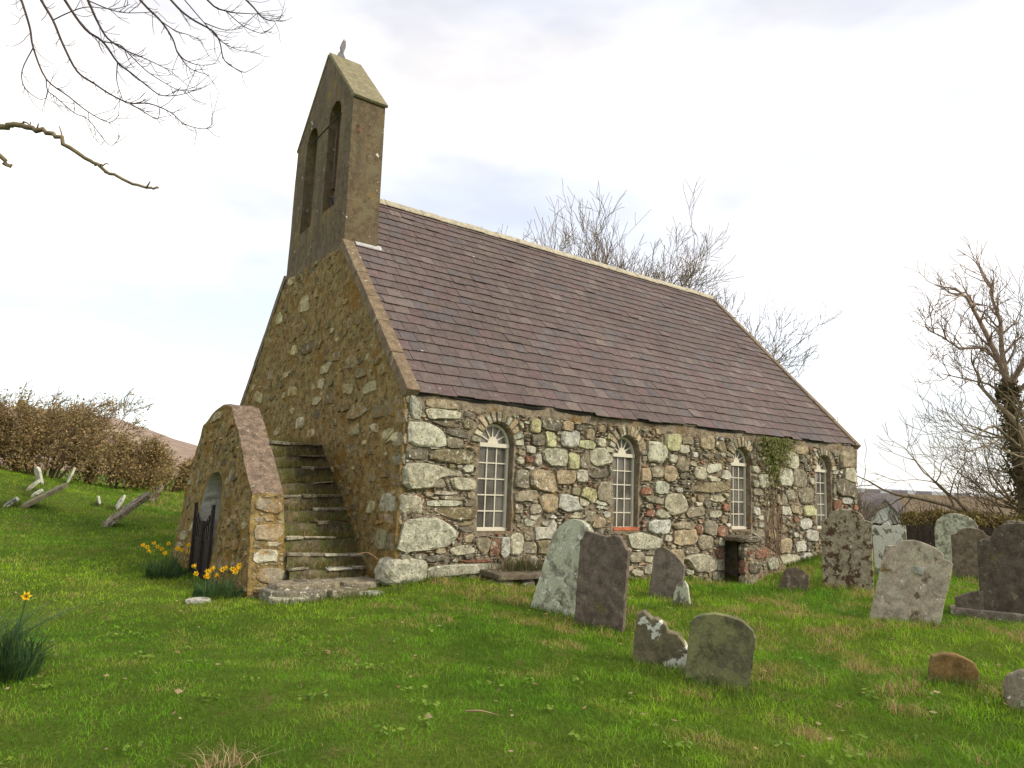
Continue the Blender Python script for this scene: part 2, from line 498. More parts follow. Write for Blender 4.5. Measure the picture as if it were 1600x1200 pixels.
def stone_geo(pts, proud, fmap, col, geo=None, back=0.05):
    pts = np.array(pts); n = len(pts); c = pts.mean(0)
    tx, tz = R_.uniform(-.1, .1), R_.uniform(-.12, .05)
    sz = np.abs(pts - c).max()
    v = []
    for u, w_ in pts: v.append(fmap(u, w_, -back))
    for u, w_ in pts: v.append(fmap(u, w_, proud * R_.uniform(.55, .85)))
    k = R_.uniform(.80, .91)
    for u, w_ in pts:
        q = c + (np.array((u, w_)) - c) * (k + R_.uniform(-.06, .06))
        v.append(fmap(q[0], q[1], proud * R_.uniform(.88, 1.10) + tx * (q[0] - c[0]) + tz * (q[1] - c[1])))
    v.append(fmap(c[0] + R_.uniform(-.2, .2) * sz, c[1] + R_.uniform(-.15, .15) * sz, proud * R_.uniform(.92, 1.08)))
    f = []
    for i in range(n):
        j = (i + 1) % n
        f += [(i, j, n + j, n + i), (n + i, n + j, 2 * n + j, 2 * n + i), (2 * n + i, 2 * n + j, 3 * n)]
    if geo is not None: geo.add(v, f, col)
    return v, f

def pack(u0, u1, v0, v1, res, ok_fn, polys, boxes, filler, seed, tones, nray=13, gap=0.007):
    """rubble: traced stones first, then darts of falling size into what is left. -> [(outline, tone, traced)]"""
    rg = np.random.default_rng(seed)
    gu, gv = np.meshgrid(np.arange(u0, u1, res), np.arange(v0, v1, res))
    ok = ok_fn(gu, gv)
    lab = np.where(ok, -1, -2); out = []
    nid = 0; regs = []
    H_, W_ = lab.shape
    for t, p in polys:
        m = pip(gu, gv, p) & (lab == -1); lab[m] = nid
        out.append((chaikin(p, 1), t, True)); regs.append(None); nid += 1
    best = np.full(lab.shape, 9.0)
    for (cu, cv, w_, h_, t) in boxes:
        an = rg.uniform(-.14, .14); e = rg.uniform(2.6, 6.5)
        a0 = max(0, int((cu - w_ - u0) / res)); a1 = min(W_, int((cu + w_ - u0) / res) + 1)
        b0 = max(0, int((cv - h_ - v0) / res)); b1 = min(H_, int((cv + h_ - v0) / res) + 1)
        if a1 <= a0 or b1 <= b0: continue
        du = gu[b0:b1, a0:a1] - cu; dv = gv[b0:b1, a0:a1] - cv
        p_ = du * math.cos(an) + dv * math.sin(an); q_ = -du * math.sin(an) + dv * math.cos(an)
        wob = 1 + .22 * (vnoise(du + cu * 9, dv + cv * 7, 7, 3, 2) - .5)
        d = ((np.abs(p_) / (w_ * .54)) ** e + (np.abs(q_) / (h_ * .54)) ** e) ** (1 / e) * wob
        sl = lab[b0:b1, a0:a1]; bs = best[b0:b1, a0:a1]
        m = (d < 1) & ((sl == -1) | ((sl >= len(polys)) & (d < bs)))
        sl[m] = nid; bs[m] = d[m]
        regs.append((cu, cv, t, True)); nid += 1
    for (w_, h_, tries, frac) in filler:
        for _ in range(tries):
            k = rg.integers(0, lab.size); b, a = divmod(int(k), W_)
            if lab[b, a] != -1: continue
            ww = w_ * rg.uniform(.7, 1.35); hh = h_ * rg.uniform(.7, 1.3)
            ra = int(ww / res / 2) + 1; rb = int(hh / res / 2) + 1
            a0, a1, b0, b1 = max(0, a - ra), min(W_, a + ra + 1), max(0, b - rb), min(H_, b + rb + 1)
            du = (np.arange(a0, a1) - a)[None, :] * res; dv = (np.arange(b0, b1) - b)[:, None] * res
            e = rg.uniform(2.2, 4)
            m = (np.abs(du) / (ww / 2)) ** e + (np.abs(dv) / (hh / 2)) ** e < 1
            sl = lab[b0:b1, a0:a1]
            fr = m & (sl == -1)
            if fr.sum() < frac * m.sum() or fr.sum() < 4: continue
            sl[fr] = nid
            regs.append((u0 + a * res, v0 + b * res, rg.choice(tones), False)); nid += 1
    # outlines by rays
    flat = lab.ravel(); sel = flat >= len(polys)
    ids = flat[sel]
    cnt = np.bincount(ids, minlength=nid); su = np.bincount(ids, gu.ravel()[sel], nid); sv = np.bincount(ids, gv.ravel()[sel], nid)
    for i in range(len(polys), nid):
        if cnt[i] < 5: continue
        cu, cv = su[i] / cnt[i], sv[i] / cnt[i]
        a = int(round((cu - u0) / res)); b = int(round((cv - v0) / res))
        if not (0 <= a < W_ and 0 <= b < H_) or lab[b, a] != i: continue
        big = regs[i][3]
        nr = nray if big else 7
        pts = []
        ph = rg.uniform(0, 6.28)
        asp = 1.0
        for k in range(nr):
            an = ph + k * 2 * math.pi / nr + rg.uniform(-.12, .12)
            cu_, sv_ = math.cos(an), math.sin(an)
            r = res
            while True:
                aa = int(round((cu + cu_ * (r + res * .5) - u0) / res)); bb = int(round((cv + sv_ * (r + res * .5) - v0) / res))
                if not (0 <= aa < W_ and 0 <= bb < H_) or lab[bb, aa] != i: break
                r += res * .5
            r = max(res * .6, r - gap + rg.uniform(-.3, .3) * res)
            pts.append((cu + cu_ * r, cv + sv_ * r))
        out.append((pts, str(regs[i][2]), regs[i][3]))
    return out

def tubes(name, polys, mat, parent=None, col=(0.115, 0.082, 0.052), smooth=True, cvar=0.2):
    V = []; T = []; C = []; b = 0
    for P, Rr, sd in polys:
        P = np.asarray(P, float); Rr = np.asarray(Rr, float); n = len(P)
        if n < 2: continue
        t = np.gradient(P, axis=0); t /= np.linalg.norm(t, axis=1)[:, None] + 1e-9
        ref = np.array((0.31, 0.17, 0.93)) if abs(t[0, 2]) < 0.8 else np.array((0.95, 0.2, 0.1))
        s = np.cross(t, ref); s /= np.linalg.norm(s, axis=1)[:, None] + 1e-9
        q = np.cross(t, s)
        a = np.arange(sd) * 2 * np.pi / sd
        ring = P[:, None, :] + Rr[:, None, None] * (np.cos(a)[None, :, None] * s[:, None, :] + np.sin(a)[None, :, None] * q[:, None, :])
        V.append(ring.reshape(-1, 3))
        i = np.arange(n - 1)[:, None] * sd; k = np.arange(sd)[None, :]; k2 = (k + 1) % sd
        v0 = b + i + k; v1 = b + i + k2; v2 = b + i + sd + k2; v3 = b + i + sd + k
        T.append(np.stack([v0, v1, v2], -1).reshape(-1, 3)); T.append(np.stack([v0, v2, v3], -1).reshape(-1, 3))
        cc = np.array(col) * (1 + R_.uniform(-cvar, cvar))
        C.append(np.tile(cc, (n * sd, 1)))
        b += n * sd
    return tri_mesh(name, np.concatenate(V), np.concatenate(T), mat, parent, np.concatenate(C), smooth)

def grow(polys, p, d, length, rad, lvl, rg, cfg):
    """one bough and all it carries"""
    maxl = cfg['levels']
    n = 6 if lvl == 0 else (5 if lvl < maxl - 1 else 4)
    pts = [np.array(p)]; d = np.array(d, float); d /= np.linalg.norm(d)
    rr = [rad]; dirs = [d]
    for i in range(n):
        d = d + rg.normal(0, cfg['wob'] * (0.6 if lvl == 0 else 1), 3) + np.array((0, 0, cfg['up'][min(lvl, len(cfg['up']) - 1)])) / n + np.array(cfg.get('wind', (0, 0, 0))) / n * (lvl > 0)
        d /= np.linalg.norm(d)
        pts.append(pts[-1] + d * length / n); dirs.append(d)
        rr.append(max(rad * (1 - (i + 1) / n * cfg['taper']), cfg['rmin']))
    polys.append((np.array(pts), np.array(rr), 7 if rad > .08 else (5 if rad > .03 else 3)))
    if lvl >= maxl: return
    k = cfg['kids'][min(lvl, len(cfg['kids']) - 1)]
    k = max(1, int(round(k * rg.uniform(.8, 1.25))))
    for j in range(k):
        t = 1.0 if j == 0 else rg.uniform(cfg['first'] if lvl == 0 else .2, .98)
        x = t * n; i = min(int(x), n - 1); f = x - i
        q = pts[i] * (1 - f) + pts[i + 1] * f
        base = dirs[min(i + 1, n)]
        r = rg.normal(0, 1, 3); r -= base * (r @ base); r /= np.linalg.norm(r) + 1e-9
        an = cfg['ang'] * rg.uniform(.6, 1.3) * (0.5 if j == 0 else 1)
        nd = base * math.cos(an) + r * math.sin(an)
        rl = rr[i] * (rg.uniform(.5, .72) if j else .85)
        grow(polys, q, nd, length * cfg['ratio'] * rg.uniform(.7, 1.2) * (1.1 - .45 * t * (lvl == 0)), max(rl, cfg['rmin']), lvl + 1, rg, cfg)

def blades(name, P, h, wd, col, mat, parent=None, lean=0.5, curl=0.5, seed=1):
    rg = np.random.default_rng(seed); n = len(P)
    P = np.asarray(P); h = np.broadcast_to(h, n); wd = np.broadcast_to(wd, n)
    a = rg.uniform(0, 2 * np.pi, n); s = np.stack([np.cos(a), np.sin(a), np.zeros(n)], 1)
    a2 = rg.uniform(0, 2 * np.pi, n); ld = np.stack([np.cos(a2), np.sin(a2), np.zeros(n)], 1) * (np.abs(rg.normal(0, lean, n)))[:, None]
    up = np.array((0, 0, 1.0))
    mid = P + (up + ld * .6) * (h * .55)[:, None]
    tip = P + (up * (1 - curl * .3) + ld * (1 + curl)) * h[:, None]
    V = np.stack([P - s * wd[:, None] / 2, P + s * wd[:, None] / 2, mid - s * wd[:, None] * .4, mid + s * wd[:, None] * .4, tip], 1).reshape(-1, 3)
    b = (np.arange(n) * 5)[:, None]
    T = np.concatenate([b + np.array([[0, 1, 3]]), b + np.array([[0, 3, 2]]), b + np.array([[2, 3, 4]])], 1).reshape(-1, 3)
    return tri_mesh(name, V, T, mat, parent, np.repeat(np.asarray(col), 5, 0))

def leaves(name, P, size, col, mat, parent=None, seed=1, flat=0.0, normal=None):
    rg = np.random.default_rng(seed); n = len(P)
    d = rg.normal(0, 1, (n, 3)); d /= np.linalg.norm(d, axis=1)[:, None]
    e = rg.normal(0, 1, (n, 3))
    if normal is not None:
        nn = np.asarray(normal, float); d -= (d @ nn)[:, None] * nn * flat; e -= (e @ nn)[:, None] * nn * flat
    e -= (e * d).sum(1)[:, None] * d / ((d * d).sum(1)[:, None] + 1e-9); e /= np.linalg.norm(e, axis=1)[:, None] + 1e-9
    sz = (np.broadcast_to(size, n) * rg.uniform(.6, 1.4, n))[:, None]
    V = np.stack([P - d * sz * .5, P + e * sz * .32, P + d * sz * .6, P - e * sz * .32], 1).reshape(-1, 3)
    b = (np.arange(n) * 4)[:, None]
    T = np.concatenate([b + np.array([[0, 1, 2]]), b + np.array([[0, 2, 3]])], 1).reshape(-1, 3)
    return tri_mesh(name, V, T, mat, parent, np.repeat(np.asarray(col), 4, 0))
# ================================================================== SETTING
# ground: one sheet of rings round the camera, out to the horizon
na = 240
rad = np.concatenate([np.linspace(0.4, 30, 150), 30 * (4200 / 30) ** (np.arange(1, 61) / 60)])
ang = np.arange(na) * 2 * np.pi / na
gx = CAM.x + rad[:, None] * np.cos(ang)[None, :]; gy = CAM.y + rad[:, None] * np.sin(ang)[None, :]
gz = G(gx, gy) + (vnoise(gx, gy, 1.3, 5, 3) - .5) * .05 * np.minimum(1, rad[:, None] / 3)
V = np.stack([gx, gy, gz], -1).reshape(-1, 3)
V = np.concatenate([V, [[CAM.x, CAM.y, Gz(CAM.x, CAM.y)]]])
nr = len(rad)
i = np.arange(nr - 1)[:, None] * na; k = np.arange(na)[None, :]; k2 = (k + 1) % na
T = np.concatenate([np.stack([i + k, i + na + k, i + na + k2], -1).reshape(-1, 3), np.stack([i + k, i + na + k2, i + k2], -1).reshape(-1, 3),
                    np.stack([np.full(na, nr * na), np.arange(na), (np.arange(na) + 1) % na], -1)])
ground = tri_mesh('ground', V, T, M['turf'], smooth=True)
tag(ground, 'lawn of the churchyard with mown green grass', kind='structure')

def hill_mesh(name, ridge, front, mat, label, rows=14):
    """ridge line falling to a foot line nearer the viewer"""
    ridge = np.array(ridge, float); V = []; n = len(ridge)
    for r in range(rows):
        t = r / (rows - 1)
        for j, p in enumerate(ridge):
            q = np.array((CAM.x, CAM.y)) + (p[:2] - np.array((CAM.x, CAM.y))) * (1 - t * front)
            z = p[2] * (1 - t) ** 1.3 - 12 * t + (vnoise(q[0], q[1], .012, 4, 3) - .5) * 6 * t * (1 - t) * 4
            V.append((q[0], q[1], z))
    for j, p in enumerate(ridge):
        q = np.array((CAM.x, CAM.y)) + (p[:2] - np.array((CAM.x, CAM.y))) * 1.25
        V.append((q[0], q[1], -12))
    F = [(r * n + j, r * n + j + 1, (r + 1) * n + j + 1, (r + 1) * n + j) for r in range(rows - 1) for j in range(n - 1)]
    b = rows * n
    F += [(j, b + j, b + j + 1, j + 1) for j in range(n - 1)]
    o = mesh(name, V, F, mat, smooth=True)
    return tag(o, label, kind='structure')
def dense(pts, k=6):
    out = []
    for a, b in zip(pts[:-1], pts[1:]):
        for t in range(k):
            f = t / k; out.append([a[i] * (1 - f) + b[i] * f + (R_.uniform(-.8, .8) if i == 2 else 0) for i in range(3)])
    return out + [list(pts[-1])]
hill_mesh('hill', dense([(-520, 820, 50), (-300, 870, 58), (-181, 854, 57), (-93, 790, 54), (-4, 727, 52), (36, 700, 50), (77, 672, 45.5),
          (128, 639, 26.5), (168, 611, 16), (214, 581, 2), (260, 560, -8)]), .55, M['hill'], 'heather-brown moorland hill falling away beyond the hawthorns')
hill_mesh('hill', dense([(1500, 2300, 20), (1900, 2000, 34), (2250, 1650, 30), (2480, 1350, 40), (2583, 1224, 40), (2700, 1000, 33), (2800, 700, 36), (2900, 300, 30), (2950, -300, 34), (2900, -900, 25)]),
          .8, M['farhill'], 'low hills on the far horizon, tinted blue-grey in place of haze')

# ================================================================== CHURCH
W, LEN, H, RZ = 8.99, 12.784, 2.8, 7.505
MID = W / 2
church = empty('church', (6.4, 4.5, -0.2), 'small rubble stone church with purple slate roof and tall west bellcote', 'church')
def FS(u, v, d): return (u, -d, v)                       # south wall: u = x
def FG(u, v, d): return (-d, u, v)                       # west gable: u = y

def arch(cu, hw, z0, zs, rise, n=12):
    p = [(cu - hw, z0), (cu + hw, z0)]
    for k in range(n + 1):
        a = math.pi * k / n
        p.append((cu + hw * math.cos(a), zs + rise * math.sin(a)))
    return p
WIN = [1.655, 4.60, 8.05, 11.25]
HW, ZSILL, ZSPR, RISE = 0.335, 0.66, 2.05, 0.35
wholes = [arch(c, HW, ZSILL, ZSPR, RISE) for c in WIN]
dS = lambda u, v: -.048 + 0.095 * float(vnoise(u, v, 2.2, 21, 3)) + (.02 if v > 2.5 else 0)
south = panel('south_wall', [(0.015, -0.9), (LEN, -0.9), (LEN, 2.76), (0.015, 2.76)], wholes + [[(7.47, -.85), (7.9, -.85), (7.9, .43), (7.47, .43)]], 0.11, FS, dS, 0.6, 0.6,
              [M['mortar'], M['mortar']], church)
dG = lambda u, v: 0.004 + 0.055 * float(vnoise(u, v, 2.4, 33, 4)) + .03 * float(vnoise(u, v, 11, 8, 2))
gable = panel('west_gable', [(0.015, -0.7), (W, -0.7), (W, 2.66), (6.12, 5.72), (2.87, 5.72), (0.015, 2.72)], [], 0.085, FG, dG, 0.6, None, M['gable'], church)
g = Geo()
g.box((0.6, W - .6, -.9), (LEN - .01, W, 2.72)); g.build('north_wall', M['mortar'], church)
ge = Geo()
e0 = [(0.01, -.9), (W - .01, -.9), (W - .01, 2.74), (MID, 7.40), (0.01, 2.74)]
v = [(LEN - .003, y, z) for y, z in e0] + [(LEN - .6, y, z) for y, z in e0]
ge.add(v, [(0, 1, 2, 3, 4), (9, 8, 7, 6, 5)] + [(a, a + 5, (a + 1) % 5 + 5, (a + 1) % 5) for a in range(5)])
ge.build('east_gable', M['mortar'], church)
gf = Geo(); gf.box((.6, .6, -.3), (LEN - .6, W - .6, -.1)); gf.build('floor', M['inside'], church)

# ---- rubble stones of the south wall
SP=[('P', [(0.008, 2.667), (0.097, 2.677), (0.234, 2.529), (0.219, 2.326), (0.057, 2.32)]), ('P', [(0.273, 2.484), (0.401, 2.52), (0.918, 2.511), (0.916, 2.385), (0.522, 2.368), (0.375, 2.339)]), ('T', [(0.281, 2.647), (0.771, 2.681), (0.916, 2.544), (0.665, 2.521), (0.307, 2.528)]), ('P', [(0.008, 2.252), (0.086, 2.29), (0.341, 2.295), (0.569, 2.216), (0.672, 2.093), (0.681, 1.938), (0.04, 1.914)]), ('M', [(0.69, 2.111), (0.982, 2.081), (0.99, 1.941), (0.71, 1.932)]), ('D', [(0.395, 2.316), (0.675, 2.348), (0.929, 2.328), (0.913, 2.26), (0.567, 2.257)]), ('D', [(0.664, 2.224), (0.974, 2.231), (1.098, 2.14), (1.041, 2.094), (0.688, 2.135)]), ('O', [(0.412, 1.897), (1.189, 1.936), (1.251, 1.713), (0.414, 1.713)]), ('D', [(0.015, 1.881), (0.385, 1.888), (0.376, 1.735), (0.014, 1.716)]), ('P', [(-0.021, 1.667), (0.306, 1.691), (0.604, 1.65), (0.991, 1.586), (0.976, 1.511), (0.706, 1.517), (0.525, 1.422), (0.44, 1.292), (-0.006, 1.287)]), ('M', [(0.47, 1.404), (0.652, 1.474), (0.736, 1.332), (0.494, 1.317)]), ('P', [(0.764, 1.495), (1.264, 1.489), (1.264, 1.298), (0.872, 1.287)]), ('W', [(0.515, 1.27), (0.931, 1.273), (0.914, 1.227), (0.537, 1.218)]), ('M', [(0.593, 1.208), (1.091, 1.203), (1.074, 1.15), (0.672, 1.151)]), ('P', [(0.405, 1.133), (0.977, 1.144), (1.038, 1.096), (0.906, 1.045), (0.41, 1.047)]), ('D', [(1.094, 1.146), (1.28, 1.182), (1.277, 1.059), (1.041, 1.055)]), ('O', [(0.439, 1.031), (1.278, 1.042), (1.288, 0.853), (0.957, 0.828), (0.61, 0.946)]), ('P', [(0.041, 0.834), (0.285, 0.881), (0.613, 0.883), (0.846, 0.756), (1.007, 0.627), (0.789, 0.455), (0.532, 0.413), (-0.04, 0.38), (0.003, 0.636)]), ('P', [(0.458, 0.152), (0.842, 0.186), (1.792, 0.179), (1.799, 0.039), (1.119, 0.025), (0.704, 0.011), (0.487, -0.026)]), ('P', [(0.123, -0.122), (0.382, -0.067), (1.123, -0.047), (1.069, -0.123), (0.644, -0.21), (0.252, -0.234)]), ('P', [(0.828, 0.422), (1.151, 0.48), (1.293, 0.413), (1.297, 0.332), (0.911, 0.31)]), ('T', [(1.086, 0.594), (1.28, 0.641), (1.229, 0.495), (1.091, 0.506)]), ('M', [(1.284, 0.576), (1.586, 0.572), (1.556, 0.375), (1.459, 0.296), (1.331, 0.429)]), ('R', [(1.608, 0.555), (1.773, 0.553), (1.775, 0.304), (1.561, 0.276)]), ('D', [(0.394, 0.3), (0.795, 0.352), (0.875, 0.263), (0.435, 0.222)]), ('R', [(0.971, 0.245), (1.624, 0.242), (1.646, 0.2), (1.186, 0.198)]), ('D', [(0.962, 0.74), (1.275, 0.739), (1.259, 0.657), (1.063, 0.659)])]
SB=[(1.86, 2.51, 0.24, 0.25, 'Y'), (2.01, 2.37, 0.26, 0.16, 'P'), (2.42, 2.41, 0.21, 0.23, 'Y'), (2.76, 2.45, 0.38, 0.2, 'D'), (3.14, 2.45, 0.24, 0.17, 'T'), (3.19, 2.24, 0.39, 0.26, 'W'), (2.74, 2.2, 0.21, 0.25, 'Y'), (2.49, 2.17, 0.27, 0.18, 'D'), (3.6, 2.17, 0.43, 0.15, 'Y'), (3.92, 2.23, 0.24, 0.15, 'P'), (3.65, 2.36, 0.2, 0.17, 'T'), (4.17, 2.3, 0.16, 0.23, 'Y'), (2.87, 1.91, 0.52, 0.27, 'P'), (3.28, 1.85, 0.25, 0.26, 'Y'), (3.53, 1.86, 0.23, 0.26, 'M'), (3.93, 1.97, 0.55, 0.29, 'P'), (2.12, 1.51, 0.35, 0.28, 'M'), (2.63, 1.5, 0.51, 0.32, 'T'), (3.1, 1.58, 0.43, 0.22, 'T'), (3.49, 1.62, 0.25, 0.2, 'W'), (2.32, 1.84, 0.16, 0.11, 'R'), (2.49, 1.85, 0.14, 0.18, 'W'), (2.24, 1.24, 0.53, 0.17, 'M'), (2.75, 1.13, 0.39, 0.28, 'T'), (3.25, 1.13, 0.54, 0.25, 'W'), (3.65, 1.27, 0.35, 0.26, 'Y'), (4.05, 1.32, 0.34, 0.38, 'M'), (2.07, 1.02, 0.26, 0.15, 'M'), (2.49, 1.03, 0.25, 0.16, 'M'), (2.45, 0.84, 0.29, 0.17, 'W'), (2.69, 0.77, 0.23, 0.14, 'W'), (3.57, 0.92, 0.65, 0.11, 'P'), (3.92, 1.09, 0.57, 0.06, 'W'), (2.03, 0.89, 0.22, 0.1, 'M'), (3.87, 1.67, 0.44, 0.15, 'D'), (2.33, 2.01, 0.18, 0.12, 'W'), (5.37, 2.14, 0.51, 0.35, 'P'), (4.97, 2.02, 0.26, 0.14, 'M'), (5.84, 2.35, 0.47, 0.29, 'Y'), (6.28, 2.41, 0.32, 0.15, 'M'), (6.18, 2.26, 0.29, 0.17, 'P'), (6.91, 2.43, 0.41, 0.28, 'T'), (6.52, 2.16, 0.16, 0.11, 'W'), (5.87, 2.04, 0.25, 0.15, 'P'), (6.12, 1.93, 0.35, 0.29, 'M'), (5.05, 1.7, 0.35, 0.22, 'T'), (5.4, 1.76, 0.3, 0.18, 'M'), (5.77, 1.75, 0.34, 0.27, 'T'), (6.2, 1.73, 0.25, 0.13, 'D'), (6.67, 1.79, 0.33, 0.24, 'P'), (7.1, 1.91, 0.51, 0.17, 'P'), (7.1, 1.69, 0.41, 0.11, 'P'), (5.53, 1.47, 0.36, 0.22, 'P'), (5.06, 1.38, 0.43, 0.16, 'R'), (7.11, 1.52, 1.13, 0.2, 'O'), (5.94, 1.15, 0.59, 0.37, 'P'), (5.29, 1.24, 0.65, 0.12, 'M'), (7.23, 1.29, 0.45, 0.13, 'P'), (6.5, 1.02, 0.49, 0.17, 'M'), (5.56, 0.97, 0.39, 0.14, 'P'), (7.16, 0.98, 0.38, 0.13, 'P'), (5.24, 0.98, 0.26, 0.12, 'R'), (5.48, 0.73, 0.53, 0.24, 'W'), (6.18, 0.75, 0.63, 0.14, 'M'), (6.66, 0.68, 0.23, 0.17, 'R'), (6.99, 0.7, 0.4, 0.28, 'M'), (7.37, 0.63, 0.31, 0.22, 'R'), (5.09, 0.46, 0.89, 0.27, 'P'), (6.25, 0.53, 0.66, 0.27, 'T'), (6.84, 0.43, 0.43, 0.27, 'M'), (7.38, 0.42, 0.24, 0.17, 'P'), (5.31, 0.26, 0.35, 0.11, 'M'), (5.98, 0.17, 0.39, 0.24, 'T'), (6.73, 0.02, 0.89, 0.31, 'P'), (7.35, 0.18, 0.33, 0.19, 'R'), (7.33, -0.04, 0.3, 0.22, 'M'), (4.9, 0.18, 0.36, 0.17, 'M'), (5.2, 0.14, 0.23, 0.12, 'P'), (4.91, -0.1, 0.29, 0.11, 'P'), (5.19, -0.05, 0.21, 0.16, 'P'), (6.38, -0.14, 0.23, 0.1, 'P'), (6.43, 0.27, 0.38, 0.13, 'M'), (7.17, -0.24, 0.22, 0.15, 'M'), (10.2, 2.52, 0.7, 0.27, 'T'), (9.91, 2.23, 0.51, 0.37, 'P'), (9.63, 1.83, 0.5, 0.36, 'P'), (10.2, 1.82, 0.52, 0.34, 'M'), (8.82, 1.71, 0.35, 0.26, 'P'), (8.45, 1.64, 0.38, 0.16, 'M'), (8.54, 1.47, 0.5, 0.14, 'M'), (8.5, 1.06, 0.34, 0.16, 'W'), (9.82, 1.43, 0.38, 0.22, 'M'), (10.43, 1.42, 0.57, 0.32, 'M'), (10.02, 1.1, 0.43, 0.17, 'T'), (10.59, 1.08, 0.49, 0.22, 'Y'), (9.49, 1.33, 0.37, 0.24, 'M'), (9.65, 1.07, 0.46, 0.17, 'W'), (10.4, 0.78, 0.44, 0.22, 'W'), (10.21, 0.28, 0.34, 0.21, 'W'), (12.43, 1.99, 0.46, 0.37, 'P'), (12.21, 1.64, 0.85, 0.37, 'D'), (11.69, 2.05, 0.34, 0.13, 'W'), (11.62, 1.62, 0.29, 0.26, 'M'), (11.61, 1.37, 0.38, 0.08, 'P'), (12.24, 1.35, 0.4, 0.16, 'W'), (11.79, 1.22, 0.34, 0.28, 'R'), (11.93, 1.04, 0.34, 0.1, 'P'), (10.66, 0.52, 0.44, 0.24, 'W'), (12.3, 2.41, 0.6, 0.53, 'T'), (9.78, -0.02, 0.7, 0.24, 'P'), (10.46, -0.0, 0.38, 0.25, 'W'), (9.59, 0.3, 0.43, 0.28, 'T'), (2.12, 0.47, 0.29, 0.32, 'P'), (1.89, 0.42, 0.18, 0.28, 'W'), (2.44, 0.83, 0.34, 0.15, 'P'), (2.7, 0.68, 0.43, 0.33, 'W'), (2.34, 0.58, 0.23, 0.15, 'M'), (2.45, 0.19, 0.15, 0.15, 'W'), (2.73, 0.43, 0.43, 0.24, 'O'), (2.38, 0.41, 0.34, 0.18, 'M'), (3.53, 1.17, 0.3, 0.17, 'P'), (3.62, 0.92, 0.35, 0.18, 'M'), (3.97, 1.14, 0.34, 0.11, 'P'), (3.9, 0.81, 0.28, 0.17, 'T')]
GB=[(4.98, 3.14, 0.55, 0.24, 'P'), (5.39, 3.54, 0.52, 0.13, 'P'), (3.44, 3.16, 0.27, 0.2, 'W'), (2.15, 2.95, 0.52, 0.18, 'P'), (1.22, 2.91, 0.77, 0.2, 'P'), (4.42, 2.46, 0.46, 0.24, 'W'), (5.67, 2.35, 0.39, 0.17, 'W'), (3.77, 2.24, 0.36, 0.19, 'W'), (1.77, 2.23, 0.41, 0.21, 'P'), (0.99, 2.17, 0.34, 0.23, 'W'), (0.38, 2.05, 0.4, 0.22, 'W'), (7.31, 3.21, 0.63, 0.24, 'P'), (4.63, 4.94, 0.6, 0.36, 'P'), (6.32, 4.93, 0.43, 0.29, 'P'), (5.63, 5.63, 0.4, 0.19, 'P'), (3.09, 4.13, 0.3, 0.12, 'W'), (2.05, 3.41, 0.43, 0.22, 'M'), (3.25, 3.43, 0.61, 0.2, 'P'), (0.69, 2.51, 0.78, 0.26, 'M'), (1.66, 2.5, 0.73, 0.21, 'M'), (2.8, 3.61, 0.38, 0.19, 'M'), (6.48, 3.65, 0.58, 0.24, 'M'), (5.13, 4.03, 0.5, 0.22, 'P'), (4.3, 3.96, 0.69, 0.26, 'D'), (2.36, 2.68, 0.54, 0.22, 'M'), (1.61, 3.18, 0.57, 0.18, 'M'), (2.95, 2.87, 0.39, 0.23, 'M'), (1.0, 2.16, 0.31, 0.15, 'W'), (0.41, 2.06, 0.46, 0.25, 'P'), (0.57, 0.78, 0.32, 0.09, 'M'), (0.5, 2.52, 0.73, 0.28, 'M'), (1.03, 1.84, 0.35, 0.1, 'M'), (0.53, 1.51, 0.32, 0.13, 'M'), (0.93, 1.44, 0.31, 0.15, 'M'), (0.52, 0.52, 0.43, 0.31, 'G'), (0.9, 0.98, 0.23, 0.2, 'P'), (0.87, 0.52, 0.22, 0.19, 'M')]

def ok_s(u, v):
    m = (u > .01) & (u < LEN - .01) & (v > -.75) & (v < 2.60 - .05 * vnoise(u, v * 0, 2.0, 3, 2))
    m &= ~((u > 7.43) & (u < 7.94) & (v < .46))
    for c in WIN:
        dx = np.abs(u - c)
        ins = (dx < HW + .035) & (v > ZSILL - .03) & (v < ZSPR)
        ins |= ((u - c) ** 2 + ((v - ZSPR) * .96) ** 2 < (HW + .20) ** 2) & (v >= ZSPR)
        m &= ~ins
    return m
SB = [(a, b, c_ * 1.07, d * 1.10, t) for a, b, c_, d, t in SB]
SBm = SB + [(0.22, -0.33, .5, .2, 'P'), (0.8, -.38, .6, .2, 'M'), (1.5, -.4, .6, .2, 'D')]
sts = pack(0, LEN, -.75, 2.72, .0125, ok_s, SP, SBm,
           [(.34, .19, 500, .90), (.25, .14, 1200, .88), (.20, .10, 2500, .84), (.30, .045, 9000, .76), (.22, .036, 14000, .70), (.13, .07, 7000, .70), (.14, .030, 16000, .62), (.08, .045, 14000, .58), (.05, .03, 9000, .55)],
           5, ['M', 'M', 'D', 'D', 'O', 'O', 'T', 'D', 'W', 'R', 'M', 'P', 'T'])
fill = Geo(); n_ind = 0
for pts, t, big in sts:
    a = np.array(pts); ext = a.max(0) - a.min(0)
    pr = min(.055, .014 + .085 * min(ext)) * R_.uniform(.7, 1.25) + 0.022
    if big:
        vv, ff = stone_geo(pts, pr, FS, None)
        mesh('stone', vv, ff, M['stone'], south, tone(t)); n_ind += 1
    else:
        stone_geo(pts, pr, FS, tone(t, .25), fill)
fo = fill.build('rubble_fill', M['stone'], south); fo['kind'] = 'stuff'
